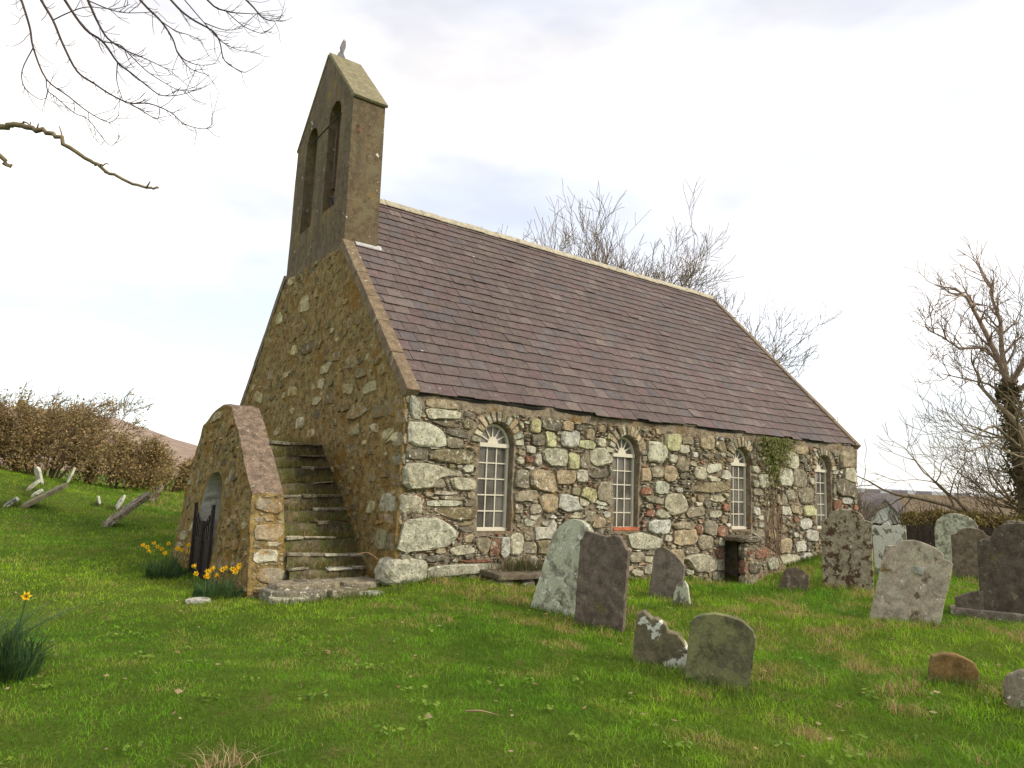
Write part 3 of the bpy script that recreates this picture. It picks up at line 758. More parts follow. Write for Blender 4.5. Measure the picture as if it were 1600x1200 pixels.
# voussoirs
for wi, c in enumerate(WIN):
    nv = 13
    for k in range(nv):
        a = math.pi * (k + .5) / nv; da = math.pi / nv * .40
        r0 = HW + .012; r1 = HW + .012 + R_.uniform(.13, .21)
        pts = []
        for rr, aa in ((r0, a - da), ((r0 + r1) / 2, a - da), (r1, a - da * .9), (r1, a + da * .9), ((r0 + r1) / 2, a + da), (r0, a + da)):
            pts.append((c + rr * math.cos(aa), ZSPR + (rr + .015) * math.sin(aa)))
        if max(p[1] for p in pts) > 2.68: pts = [(u, min(v_, 2.68)) for u, v_ in pts]
        vv, ff = stone_geo(pts, R_.uniform(.02, .045) + .012, FS, None)
        mesh('arch_stone', vv, ff, M['stone'], south, tone(R_.choice('MOTPDMT')))

# quoins that turn the corner, and the corner boulder
def boulder(name, c, s, mat, col, parent=None, e=3.2, seed=0, sub=3, amp=.08):
    bm = bmesh.new(); bmesh.ops.create_icosphere(bm, subdivisions=sub, radius=1.0)
    for v_ in bm.verts:
        p = v_.co.normalized()
        k = (abs(p.x) ** e + abs(p.y) ** e + abs(p.z) ** e) ** (-1 / e)
        nn = float(vnoise(p.x * 2 + seed, p.y * 2 + p.z * 3.1, 1.2, seed, 3)) - .5
        p = p * k * (1 + amp * 2 * nn)
        v_.co = Vector((c[0] + p.x * s[0] / 2, c[1] + p.y * s[1] / 2, c[2] + p.z * s[2] / 2))
    me = bpy.data.meshes.new(name); bm.to_mesh(me); bm.free()
    setcol(me, col)
    return link(name, me, mat, parent)
boulder('stone', (.17, .33, 1.07), (.46, .78, .37), M['stone'], tone('P'), south, 5, 3, 3, .06)
boulder('stone', (.15, .17, .10), (.70, .52, .40), M['stone'], tone('P'), south, 4.6, 9, 3, .13)
for zq, hq, ln_ in ((1.72, .24, .50), (.52, .34, .42), (.84, .2, .62), (1.42, .26, .36), (2.02, .26, .60), (2.36, .30, .34), (2.62, .18, .44)):
    boulder('stone', (.012, ln_ / 2 - .012, zq), (.13, ln_, hq), M['gable_stone'], np.array(tone(R_.choice('MOTM'))) * .9, gable, 6, int(zq * 10), 2, .05)

# ---- gable stones: low in their mortar
def ok_g(u, v):
    top = np.where(u < MID, 2.70 + (u - .1) * 1.046, 2.70 + (W - .1 - u) * 1.046)
    return (u > .05) & (u < W - .05) & (v > -.5) & (v < np.minimum(top - .12, 5.75))
gst = pack(0, W, -.5, 5.9, .018, ok_g, [], GB, [(.42, .2, 260, .95), (.3, .15, 420, .95), (.2, .11, 1000, .93), (.13, .08, 1600, .93), (.08, .05, 2500, .9)],
           9, ['O', 'O', 'M', 'D', 'T', 'O', 'M', 'P'])
gfill = Geo()
for pts, t, big in gst:
    pts = [(c_[0], c_[1]) for c_ in pts]
    cu, cv = np.mean(pts, 0); base = dG(cu, cv)
    col = np.array(tone(t, .2)) * (0.95 if t in 'PW' else .80) * np.array((1.06, .97, .74))
    if big:
        vv, ff = stone_geo(pts, base + .02, FG, None)
        mesh('stone', vv, ff, M['gable_stone'], gable, col); n_ind += 1
    elif R_.random() < .8:
        stone_geo(pts, base + R_.uniform(-.008, .020), FG, col, gfill)
fo = gfill.build('rubble_fill', M['gable_stone'], gable); fo['kind'] = 'stuff'

# ---- windows
def tube_box(g_, a, b, wd, th, y, c=(.8, .76, .64)):
    """bar from a to b in the window plane"""
    a = np.array(a); b = np.array(b); d = (b - a) / np.linalg.norm(b - a); n_ = np.array((-d[1], d[0])) * wd / 2
    q = [a - n_, a + n_, b + n_, b - n_]
    g_.add([(p[0], y - th / 2, p[1]) for p in q] + [(p[0], y + th / 2, p[1]) for p in q], BOXF, c)
YW = 0.15
for wi, c in enumerate(WIN):
    hw = HW - .012; fw = .042
    win = None
    outer = [(c - hw, ZSILL + .01), (c + hw, ZSILL + .01)] + [(c + hw * math.cos(math.pi * k / 16), ZSPR + (RISE - .012) * math.sin(math.pi * k / 16)) for k in range(17)]
    h2 = hw - fw
    inner = [(c - h2, ZSILL + .01 + fw * 1.3), (c + h2, ZSILL + .01 + fw * 1.3)] + [(c + h2 * math.cos(math.pi * k / 16), ZSPR + (RISE - .012 - fw) * math.sin(math.pi * k / 16)) for k in range(17)]
    n = len(outer)
    v = [(p[0], YW - .035, p[1]) for p in outer] + [(p[0], YW - .035, p[1]) for p in inner] + [(p[0], YW + .03, p[1]) for p in outer] + [(p[0], YW + .03, p[1]) for p in inner]
    f = []
    for a in range(n):
        b = (a + 1) % n
        f += [(a, b, n + b, n + a), (n + a, n + b, 3 * n + b, 3 * n + a), (a, 2 * n + a, 2 * n + b, b)]
    win = mesh('window', v, f, M['wood'], church)
    g_ = Geo(); g_.box((c - hw + .005, YW - .055, ZSPR - .045), (c + hw - .005, YW + .02, ZSPR + .02)); g_.build('transom', M['wood'], win)
    g_ = Geo(); g_.box((c - hw + .004, YW - .06, ZSILL - .0), (c + hw - .004, YW - .036, ZSILL + .05)); g_.build('bottom_rail', M['wood'], win)
    zt = ZSPR - .045; zb = ZSILL + .065
    for k in range(1, 3):
        g_ = Geo(); x = c - h2 + 2 * h2 * k / 3; tube_box(g_, (x, zb), (x, zt), .02, .03, YW); g_.build('glazing_bar', M['wood'], win)
    for k in range(1, 5):
        g_ = Geo(); z = zb + (zt - zb) * k / 5; tube_box(g_, (c - h2, z), (c + h2, z), .02, .026, YW + .001); g_.build('glazing_bar', M['wood'], win)
    for k in range(1, 6):
        a = math.pi * k / 6; g_ = Geo()
        tube_box(g_, (c + .09 * math.cos(a), ZSPR + .02 + .09 * math.sin(a)), (c + h2 * math.cos(a), ZSPR + (RISE - .05) * math.sin(a)), .02, .026, YW)
        g_.build('fan_bar', M['wood'], win)
    hub = [(c + .1 * math.cos(math.pi * k / 10), ZSPR + .018 + .11 * math.sin(math.pi * k / 10)) for k in range(11)]
    nh = len(hub)
    mesh('fan_hub', [(p[0], YW - .03, p[1]) for p in hub] + [(p[0], YW + .02, p[1]) for p in hub],
         [tuple(range(nh))] + [(a, (a + 1) % nh, nh + (a + 1) % nh, nh + a) for a in range(nh)], M['wood'], win)
    for r in range(5):
        for q in range(3):
            x0 = c - h2 + 2 * h2 * q / 3; x1 = x0 + 2 * h2 / 3; z0 = zb + (zt - zb) * r / 5; z1 = z0 + (zt - zb) / 5
            t1, t2 = R_.uniform(-.004, .004), R_.uniform(-.004, .004)
            mesh('pane', [(x0, YW + .008 + t1, z0), (x1, YW + .008 - t1, z0), (x1, YW + .008 + t2, z1), (x0, YW + .008 - t2, z1)], [(0, 1, 2, 3)], M['glass'], win)
    for k in range(6):
        p = [(c, ZSPR + .02)] + [(c + h2 * math.cos(math.pi * (k + t / 3) / 6), ZSPR + (RISE - .05) * math.sin(math.pi * (k + t / 3) / 6)) for t in range(4)]
        mesh('pane', [(u, YW + .008, z) for u, z in p], [(0, 1, 2, 3, 4)], M['glass'], win)
    g_ = Geo()
    g_.box((c - HW + .003, -.015, ZSILL - .035), (c + HW - .003, YW + .06, ZSILL + .008), (.3, .23, .15), jit=.006)
    g_.build('sill', M['coping'], win)
    if wi == 1:
        for k in range(3):
            g_ = Geo(); x0 = c - HW + .02 + k * .215
            g_.box((x0, -.02, ZSILL + .010), (x0 + .21, .09, ZSILL + .062), (.4, .13, .06), jit=.004); g_.build('brick', M['red'], win)

# ---- roof
SL = math.atan2(RZ - H, MID); cs, sn = math.cos(SL), math.sin(SL)
Y0 = -.075; Z0 = H + Y0 * math.tan(SL)
def RP(s, x, hn): return (x, Y0 + s * cs - sn * hn, Z0 + s * sn + cs * hn)
def RPN(s, x, hn): p = RP(s, x, hn); return (p[0], W - p[1], p[2])
SLEN = (MID - Y0) / cs
roof = Geo()
for fn in (RP, RPN):
    v = [fn(.02, .1, -.035), fn(.02, LEN - .05, -.035), fn(SLEN, LEN - .05, -.035), fn(SLEN, .1, -.035),
         fn(.02, .1, -.10), fn(.02, LEN - .05, -.10), fn(SLEN, LEN - .05, -.10), fn(SLEN, .1, -.10)]
    roof.add(v, BOXF, (.12, .1, .09))
roof = roof.build('roof', M['inside'], church)  # deck coloured dark, painted shade for the gaps between slates
ROWS = 25; EXP = (SLEN - .04) / ROWS
pieces = []
def slate_verts(s, x0, x1, lift, skew, fn=RP):
    t = .012
    ln = EXP * 1.35
    lo = .020 + lift
    return [fn(s + skew, x0, lo - t), fn(s - skew, x1, lo - t), fn(min(s + ln, SLEN), x1, -.016), fn(min(s + ln, SLEN), x0, -.016),
            fn(s + skew, x0, lo), fn(s - skew, x1, lo), fn(min(s + ln, SLEN), x1, -.004), fn(min(s + ln, SLEN), x0, -.004)]
XA, XB = .14, LEN - .12
patch = lambda x, s: float(vnoise(x, s, .55, 77, 3))
for r in range(ROWS):
    x = XA - (.15 if r % 2 else 0) - R_.uniform(0, .05)
    wav = lambda xx: .012 * math.sin(xx * 1.1 + r * .15) + .008 * math.sin(xx * 2.7 + r)
    while x < XB:
        wd = R_.uniform(.26, .34) * (1.0 if r > 2 else 1.12)
        x0, x1 = max(x, XA), min(x + wd, XB)
        if XB - x1 < .08: x1 = XB
        if x1 - x0 > .03:
            s = r * EXP + wav(x0) + R_.gauss(0, .008) * (2.2 if r == 0 else 1)
            if R_.random() < .03: s -= R_.uniform(.01, .035)
            lift = abs(R_.gauss(0, .003)) + (.012 if R_.random() < .04 else 0)
            k = np.array((1, .98, .97)) * .92 * (.80 + .42 * patch(x0, r * EXP) + R_.uniform(-.10, .10))
            hue = R_.random()
            base = np.array((.128, .098, .088))
            if hue < .10: base = np.array((.138, .094, .089))
            elif hue < .25: base = np.array((.120, .102, .098))
            elif hue < .33: base = np.array((.165, .132, .115))
            pieces.append((slate_verts(s, x0 + R_.uniform(.002, .006), x1 - R_.uniform(.002, .006), lift, R_.uniform(-.004, .004)), base * k))
        x += wd
pieces.sort(key=lambda p: (Vector(p[0][4]) - CAM).length)
rest = Geo()
SLF = [(4, 5, 6, 7), (0, 1, 5, 4), (1, 2, 6, 5), (3, 0, 4, 7), (3, 2, 1, 0)]
for k, (v, c) in enumerate(pieces):
    if k < 300: mesh('slate', v, SLF, M['slate'], roof, c)
    else: rest.add(v, SLF, c)
o = rest.build('slate_courses', M['slate'], roof); o['kind'] = 'stuff'
north = Geo()
for r in range(ROWS):
    for x0 in np.arange(XA, XB, .6):
        north.add(slate_verts(r * EXP, x0, min(x0 + .59, XB), 0, 0, RPN), SLF, np.array((.19, .15, .14)) * R_.uniform(.8, 1.1))
o = north.build('north_slate_courses', M['slate'], roof); o['kind'] = 'stuff'
# ridge tiles
x = .62
k = 0
while x < LEN - .1:
    ln = min(R_.uniform(.40, .48), LEN - .05 - x)
    dz = R_.uniform(-.008, .008)
    pr = [(-.17, -.15), (-.07, -.035), (0, .012), (.07, -.035), (.17, -.15)]
    v = []
    for xx in (x + .004, x + ln - .004):
        for dy, dd in pr: v.append((xx, MID + dy, RZ + .055 + dd + dz))
        for dy, dd in pr: v.append((xx, MID + dy, RZ + .03 + dd + dz))
    f = []
    for a in range(4):
        f += [(a, a + 1, 11 + a, 10 + a), (5 + a, 15 + a, 16 + a, 6 + a)]
    f += [(0, 10, 15, 5), (4, 9, 19, 14)] + [(a, 5 + a, 6 + a, a + 1) for a in range(4)] + [(10 + a, 11 + a, 16 + a, 15 + a) for a in range(4)]
    mesh('ridge_tile', v, f, M['coping'] if k < 1 else M['ridge'], roof)
    x += ln; k += 1
# copings along the verges
def coping(x0, x1, s0, s1, fn, lift):
    s = s0
    while s < s1 - .01:
        ln = min(R_.uniform(.7, 1.05), s1 - s)
        if s1 - s - ln < .25: ln = s1 - s
        a, b = s + .004, s + ln - .004; j = lambda: R_.uniform(-.006, .006)
        v = [fn(a, x0 + j(), -.12), fn(a, x1 + j(), -.12), fn(b, x1 + j(), -.12), fn(b, x0 + j(), -.12),
             fn(a, x0 + j(), lift + j()), fn(a, x1 + j(), lift + j()), fn(b, x1 + j(), lift + j()), fn(b, x0 + j(), lift + j())]
        o_ = mesh('coping_stone', v, BOXF, M['coping'], roof)
        bevel_obj(o_, .014, 2)
        s += ln
sb = (2.90 - Y0) / cs
coping(-.07, .15, -.0, sb, RP, .05)
coping(-.07, .15, -.0, sb, RPN, .05)
coping(LEN - .14, LEN + .05, -.03, SLEN - .02, RP, .05)
coping(LEN - .14, LEN + .05, -.03, SLEN - .02, RPN, .05)
# lead where the bellcote meets the slates
v = [RP(sb - .06, .2, .035), RP(sb - .06, .74, .035), RP(sb + .06, .74, .04), RP(sb + .06, .2, .04)]
mesh('flashing', v + [(p[0], p[1], p[2] - .02) for p in v], BOXF, M['lead'], roof)

# ---- bellcote
BD = .655
BO = [(2.88, 5.55), (6.11, 5.55), (6.045, 8.78), (MID, 10.40), (2.945, 8.78)]
bh = [arch(3.87, .32, 6.75, 8.70, .37, 10), arch(5.13, .32, 6.65, 8.62, .37, 10)]
def FB(u, v, d): return (-.012 - d, u, v)
dB = lambda u, v: .014 * float(vnoise(u, v, 1.6, 61, 3)) + (.05 * float(vnoise(u, v, 4, 12, 3)) if v < 5.75 else 0)
bell = panel('bellcote', BO, bh, .14, FB, dB, BD + .012, BD + .012, [M['render'], M['render']], church)
panel('east_face', BO, bh, .3, lambda u, v, d: (BD + d, u, v), lambda u, v: 0.0, None, None, M['render'], bell)
for cy, z0 in ((3.87, 6.75), (5.13, 6.65)):
    v = [(.01, cy - .318, z0), (.01, cy + .318, z0), (.64, cy + .318, z0), (.64, cy - .318, z0), (.012, cy - .318, z0 + .02), (.012, cy + .318, z0 + .02), (.64, cy + .318, z0 + .78), (.64, cy - .318, z0 + .78)]
    mesh('sloping_sill', v, BOXF, M['cap'], bell)
for sgn in (-1, 1):
    a = np.array((MID, 10.40)); b = np.array((MID + sgn * 1.575, 8.76))
    d = (b - a) / np.linalg.norm(b - a); n_ = np.array((-d[1], d[0])); n_ = n_ if n_[1] > 0 else -n_
    q = [a + n_ * .002, b + n_ * .002, b + n_ * .062, a + n_ * .062 + np.array((0, .02))]
    v = [(-.035, p[0], p[1]) for p in q] + [(BD + .035, p[0], p[1]) for p in q]
    o = mesh('cap_slab', v, [(3, 2, 1, 0), (4, 5, 6, 7), (0, 1, 5, 4), (1, 2, 6, 5), (2, 3, 7, 6), (3, 0, 4, 7)], M['cap'], bell)
    bevel_obj(o, .012, 2)
# broken finial
fo_ = [(-.09, 0), (-.075, .10), (-.03, .17), (-.045, .25), (-.01, .37), (.035, .46), (.045, .36), (.065, .43), (.07, .30), (.03, .16), (.055, .08), (.09, 0)]
rdir = np.array((.81, -.59, 0)); nd = np.array((.59, .81, 0)); c0 = np.array((.25, MID, 10.44))
v = [c0 + rdir * (u * 1.05) + nd * .03 + np.array((0, 0, z)) for u, z in fo_] + [c0 + rdir * (u * 1.05) - nd * .03 + np.array((0, 0, z)) for u, z in fo_]
n = len(fo_)
mesh('finial', v, [tuple(range(n)), tuple(range(2 * n - 1, n - 1, -1))] + [(a, n + a, n + (a + 1) % n, (a + 1) % n) for a in range(n)],
     plain('grey_finial', (.26, .24, .24), rough=.6, nvar=.3), bell)
tubes('tie_bar', [(np.array([(-.03, 3.50, 8.66), (-.03, 4.5, 8.64), (-.03, 5.3, 8.62)]), np.array([.010] * 3), 6)], M['iron'], bell, (.1, .06, .04))
# bell on its headstock
prof = [(.02, .34), (.09, .33), (.115, .27), (.125, .16), (.15, .07), (.20, .0), (.185, .0), (.13, .08)]
v = []; f = []; ns = 14
for r_, z in prof:
    for k in range(ns): v.append((.33 + r_ * math.cos(k * 2 * math.pi / ns), 3.87 + r_ * math.sin(k * 2 * math.pi / ns), 7.98 + z))
for a in range(len(prof) - 1):
    for k in range(ns): f.append((a * ns + k, a * ns + (k + 1) % ns, (a + 1) * ns + (k + 1) % ns, (a + 1) * ns + k))
mesh('bell', v, f, plain('bronze', (.14, .085, .04), rough=.5, metal=.6), bell, smooth=True)
g_ = Geo(); g_.box((.24, 3.55, 8.34), (.42, 4.19, 8.48)); g_.build('headstock', plain('old_oak', (.2, .12, .06), rough=.9, nvar=.4), bell)
g_ = Geo(); g_.box((.12, 4.06, 7.3), (.22, 4.15, 8.6)); g_.build('bell_frame', plain('rusty_timber', (.12, .08, .05), rough=.9, nvar=.4), bell)
g_ = Geo(); g_.box((.08, 2.925, 8.06), (.15, 2.97, 8.22)); g_.build('wall_tie', plain('rust', (.11, .055, .035), rough=.9, nvar=.4), bell)

# ---- outer stair over the west doorway
PO = [(.53, -.6), (.62, 0), (.80, .5), (1.04, 1.14), (1.6, 1.68), (2.2, 2.2), (2.6, 2.50), (3.0, 2.56), (3.45, 2.46), (3.85, 2.20), (4.02, 1.7), (4.14, .8), (4.25, -.6)]
def FP(u, v, d): return (-1.90 - .07 * (u - .5) + .085 * max(v, 0) - d, u, v)
dP = lambda u, v: .06 * float(vnoise(u, v, 2.6, 44, 4)) + .03 * float(vnoise(u, v, 10, 45, 2)) - .03
def PB(u, v, d): return (-1.40 + (0.0), u, v)
ph = [arch(2.69, .47, -.45, .98, .46, 12), [(2.0, 1.30), (2.08, 1.30), (2.08, 1.50), (2.0, 1.50)], [(3.56, 1.27), (3.64, 1.27), (3.64, 1.47), (3.56, 1.47)]]
def PH(u, v, d):
    return (-.45 if abs(u - 2.69) < .48 and v < 1.46 else -1.75, u, v)
stair = panel('stair_wall', PO, ph, .085, FP, dP, None, .3, [M['gable'], M['plaster']], church, hole_map=PH)
# its top and ends: built by hand from the outline to the inner edge
po = resample(PO, .16)
g_ = Geo()
for a in range(len(po) - 1):
    (u0, v0), (u1, v1) = po[a], po[a + 1]
    p0 = FP(u0, v0, dP(u0, v0)); p1 = FP(u1, v1, dP(u1, v1))
    xi = -1.40
    nseg = 5
    ring0 = [(p0[0] + (xi - p0[0]) * t / nseg, u0, v0 + (.03 * float(vnoise(t * .3, u0, 4, 6, 2)) if 0 < t else 0)) for t in range(nseg + 1)]
    ring1 = [(p1[0] + (xi - p1[0]) * t / nseg, u1, v1 + (.03 * float(vnoise(t * .3, u1, 4, 6, 2)) if 0 < t else 0)) for t in range(nseg + 1)]
    mm = 1 if (1.0 <= u0 and u1 < 3.1 and v0 > 1.1) else 0
    for t in range(nseg): g_.add([ring0[t], ring1[t], ring1[t + 1], ring0[t + 1]], [(0, 1, 2, 3)], m=mm)
o = g_.build('stair_coping', [M['gable'], M['pebble']], stair)
inner = [(u, v) for u, v in PO if u <= 2.6] + [(3.2, 2.5), (3.2, -.6)]
g_ = Geo(); g_.box((-1.42, 3.2, 1.6), (-.03, 4.0, 2.0)); g_.build('landing', M['gable'], stair)
mesh('inner_face', [(-1.40, u, v) for u, v in inner], [tuple(range(len(inner)))], M['gable'], stair)
mesh('door', [(-.46, u, v) for u, v in arch(2.69, .50, -.45, .98, .49, 12)], [tuple(range(15))], M['plaster'], stair)
# rubble in the stair wall
def ok_p(u, v):
    m = pip(u, v, PO) & (v > -.3) & ~pip(u, v, arch(2.69, .53, -.45, .98, .52, 12))
    for q in ph[1:]: m &= ~pip(u, v, [(q[0][0] - .03, q[0][1] - .03), (q[1][0] + .03, q[1][1] - .03), (q[2][0] + .03, q[2][1] + .03), (q[3][0] - .03, q[3][1] + .03)])
    return m
pst = pack(.5, 4.3, -.4, 2.6, .016, ok_p, [], [(3.75, .35, .3, .16, 'P'), (3.3, 2.36, .6, .16, 'P'), (1.7, .1, .4, .2, 'M'), (1.3, .4, .3, .14, 'T'), (3.9, .9, .2, .2, 'M')],
           [(.34, .17, 140, .95), (.22, .12, 300, .95), (.13, .08, 600, .93), (.08, .05, 900, .9)], 19, ['O', 'O', 'M', 'D', 'T', 'O', 'P'])
pf = Geo()
for pts, t, big in pst:
    cu, cv = np.mean(pts, 0); base = dP(cu, cv); col = np.array(tone(t, .2)) * .78 * np.array((1.06, .98, .8))
    if big:
        vv, ff = stone_geo(pts, base + .03, FP, None); mesh('stone', vv, ff, M['gable_stone'], stair, col); n_ind += 1
    elif R_.random() < .7: stone_geo(pts, base + R_.uniform(-.004, .03), FP, col, pf)
# rubble on its south end
def FE(u, v, d): return (u, np.interp(v, [-.6, 0, .5, 1.14], [.53, .62, .80, 1.04]) - d, v)
est = pack(-1.93, -1.4, -.35, 1.12, .014, lambda u, v: (u > -1.88 + .06 * v) & (u < -1.42), [],
           [(-1.62, .62, .40, .22, 'T'), (-1.6, .98, .4, .2, 'M'), (-1.7, .30, .36, .17, 'P'), (-1.6, .05, .42, .2, 'M')],
           [(.2, .1, 200, .9), (.12, .05, 500, .88), (.07, .04, 500, .86)], 23, ['O', 'M', 'D', 'T', 'P'])
for pts, t, big in est:
    if big:
        vv, ff = stone_geo(pts, .035, FE, None); mesh('stone', vv, ff, M['gable_stone'], stair, tone(t)); n_ind += 1
    else: stone_geo(pts, R_.uniform(.01, .03), FE, np.array(tone(t, .2)), pf)
o = pf.build('rubble_fill', M['gable_stone'], stair); o['kind'] = 'stuff'
STEP = [(.30, .0, .75, -.06), (.47, .15, 1.0, .08), (.61, .34, 1.15, .25), (.77, .56, 1.41, .49), (.93, .77, 1.65, .73), (1.05, .93, 1.86, .92), (1.16, 1.13, 2.12, 1.14),
        (1.3, 1.33, 2.35, 1.35), (1.51, 1.56, 2.69, 1.61), (1.67, 1.74, 2.99, 1.80), (1.79, 1.94, 3.22, 2.02)]
mass = Geo()
stp = empty('stair', church.location); stp.parent = church; stp.matrix_parent_inverse = Matrix.Translation(-Vector(church.location)); stp.location = church.location
tread_pts = []
stairs = None
for k, (yl, zl, yr, zr) in enumerate(STEP):
    nseg = 9
    top = []; 
    zb = -.6 if yr < 2.0 else zl - .3
    F0 = []; B0 = []; Fb = []
    for t in range(nseg + 1):
        f = t / nseg; x = -1.41 + 1.40 * f; y = yl + (yr - yl) * f + R_.uniform(-.03, .03); z = zl + (zr - zl) * f + R_.uniform(-.012, .012) - .04
        F0.append((x, y, z)); Fb.append((x, y - .02 + R_.uniform(-.02, .02), zb)); B0.append((x, y + .62, z + .02))
    v = F0 + Fb + B0; n1 = nseg + 1; f_ = []
    for t in range(nseg): f_ += [(t, t + 1, n1 + t + 1, n1 + t), (t, 2 * n1 + t, 2 * n1 + t + 1, t + 1)]
    mass.add(v, f_)
    tread_pts.append(F0)
bpy.data.objects.remove(stp)
stairs = mass.build('stair', M['riser'], church)
for k, F0 in enumerate(tread_pts):
    # flat slate treads, broken and uneven
    t = 0
    while t < 9:
        ln = R_.choice([2, 3, 4, 5]); e = min(9, t + ln)
        if R_.random() < .86 or k == 0:
            hgt = R_.uniform(.03, .055); ov = R_.uniform(.015, .05); dep = R_.uniform(.14, .24); dz = R_.uniform(-.01, .012)
            v = []
            for zz in (0, hgt):
                a, b = F0[t], F0[e]
                v += [(a[0] + .01, a[1] - ov, a[2] + zz + dz), (b[0] - .01, b[1] - ov * .8, b[2] + zz + dz), (b[0] - .02, b[1] + dep, b[2] + zz), (a[0] + .02, a[1] + dep, a[2] + zz)]
            v = [tuple(q + R_.uniform(-.008, .008) for q in p) for p in v]
            o = mesh('step', v, BOXF, M['stone'], stairs, tone(R_.choice('MPDOWM')))
            bevel_obj(o, .008, 1)
        t = e
# broad bottom slabs on the turf
for (x0, x1, y0, y1, zt, t) in ((-1.86, -1.0, -.18, .55, -.07, 'M'), (-1.05, -.45, -.24, .45, -.09, 'O'), (-1.75, -.75, -.0, .5, .0, 'M'), (-.75, -.12, .1, .7, -.03, 'M'), (-1.86, -1.36, -.32, .1, -.13, 'P'), (-.62, -.32, -.36, -.1, -.11, 'W')):
    cx, cy = (x0 + x1) / 2, (y0 + y1) / 2; n = 9
    ol = [(cx + (x1 - x0) / 2 * (abs(math.cos(a)) ** .6) * math.copysign(1, math.cos(a)) * R_.uniform(.88, 1.05), cy + (y1 - y0) / 2 * (abs(math.sin(a)) ** .6) * math.copysign(1, math.sin(a)) * R_.uniform(.85, 1.05)) for a in [k * 2 * math.pi / n + .2 for k in range(n)]]
    v = [(x, y, zt - .16) for x, y in ol] + [(x, y, zt + R_.uniform(-.015, .01)) for x, y in ol]
    o = mesh('step', v, [tuple(range(n - 1, -1, -1)), tuple(range(n, 2 * n))] + [(a, (a + 1) % n, n + (a + 1) % n, n + a) for a in range(n)], M['stone'], stairs, tone(t))
    bevel_obj(o, .012, 1)
# dry grass and moss on the steps
P = []; C = []
for k, F0 in enumerate(tread_pts):
    for _ in range(330 if k else 120):
        f = R_.random() ** (.8 if k < 8 else 1); i_ = min(8, int(f * 9)); a, b = np.array(F0[i_]), np.array(F0[i_ + 1])
        q = a + (b - a) * (f * 9 - i_); P.append((q[0], q[1] + R_.uniform(.02, .22), q[2] + .03))
        C.append(R_.choice([(.24, .165, .05), (.30, .21, .075), (.14, .16, .03), (.19, .15, .045), (.10, .14, .02)]))
o = blades('moss_and_dry_grass', np.array(P), NP.uniform(.05, .16, len(P)), .008, C, M['blade'], stairs, lean=.95, seed=3); o['kind'] = 'stuff'

# ---- iron gate in the doorway
gate = Geo()
def gx_(y): return -2.045 - .07 * (y - 2.22)
g0, g1, gm = 2.235, 3.145, 2.69
gb = -.24
for (a, b) in ((g0, g0 + .045), (gm - .05, gm - .008), (gm + .008, gm + .05), (g1 - .045, g1)):
    top = .93 if a in (g0,) or b == g1 else .66
    gate.box((gx_(a) - .025, a, gb), (gx_(a) + .02, b, top))
gate = gate.build('gate', M['iron'], church)
for (a, b) in ((g0 + .045, gm - .05), (gm + .05, g1 - .045)):
    g_ = Geo(); g_.box((gx_(a) - .008, a, gb + .06), (gx_(a) + .006, b, .36)); g_.build('panel', M['iron'], gate)
    for z in (gb + .05, .36):
        g_ = Geo(); g_.box((gx_(a) - .02, a, z), (gx_(a) + .014, b, z + .04)); g_.build('rail', M['iron'], gate)
    for k in range(4):
        y = a + (b - a) * (k + .5) / 4
        e = abs(y - gm) / (g1 - gm)
        zt = .62 + .36 * e * e
        tubes('bar', [(np.array([(gx_(y), y, .38), (gx_(y), y, zt - .06), (gx_(y), y, zt - .03), (gx_(y), y, zt + .03)]), np.array([.011, .011, .018, .002]), 6)], M['iron'], gate, (.03, .02, .017))
    # the dipping top rail
    pp = []
    for k in range(9):
        y = a - .02 + (b - a + .04) * k / 8; e = abs(y - gm) / (g1 - gm); pp.append((gx_(y), y, .54 + .34 * e * e))
    tubes('rail', [(np.array(pp), np.array([.014] * 9), 6)], M['iron'], gate, (.03, .02, .017))

# ---- lean-to over the low opening in the south wall
def FL(u, v, d): return (u, -.50 - d, v)
LT = [(7.42, -.95), (8.80, -.95), (8.80, -.05), (8.45, .22), (8.0, .40), (7.42, .44)]
dl = lambda u, v: .05 * float(vnoise(u, v, 4, 71, 3))
lean = panel('lean_to', LT, [], .09, FL, dl, .50, None, M['mortar'], church)
# replace the closed west end by a jamb with the dark opening beside it
bm = bmesh.new(); bm.from_mesh(lean.data)
kill = [f for f in bm.faces if all(abs(v_.co.x - 7.42) < .012 for v_ in f.verts)]
bmesh.ops.delete(bm, geom=kill, context='FACES'); bm.to_mesh(lean.data); bm.free()
for zq, hq in ((.27, .30), (-.04, .30), (-.35, .30), (-.66, .3)):
    boulder('stone', (7.49, -.44, zq), (.15, .17, hq + .02), M['stone'], np.array(tone(R_.choice('DMR'))), lean, 4.5, int(zq * 10) + 9, 2, .08)
g_ = Geo(); g_.box((7.9, -.49, -.95), (8.0, -.03, .40)); g_.build('shaded_inner_wall', M['inside'], lean)  # dark colour painted in to shade the inside of the opening
boulder('lintel', (7.70, -.27, .50), (.70, .66, .13), M['stone'], np.array(tone('D')) * .9, lean, 5, 4, 3, .07)
lst = pack(7.42, 8.8, -.8, .42, .014, lambda u, v: pip(u, v, LT), [], [(8.0, .22, .5, .2, 'R'), (7.75, -.05, .4, .24, 'D'), (7.62, -.42, .26, .5, 'M'), (7.95, -.4, .22, .45, 'R'), (8.35, .02, .34, .24, 'P'), (8.3, -.35, .3, .3, 'P'), (8.6, -.3, .25, .3, 'O')],
           [(.2, .12, 200, .9), (.12, .06, 400, .88), (.07, .04, 500, .86)], 31, ['M', 'D', 'O', 'R', 'T'])
lf = Geo()
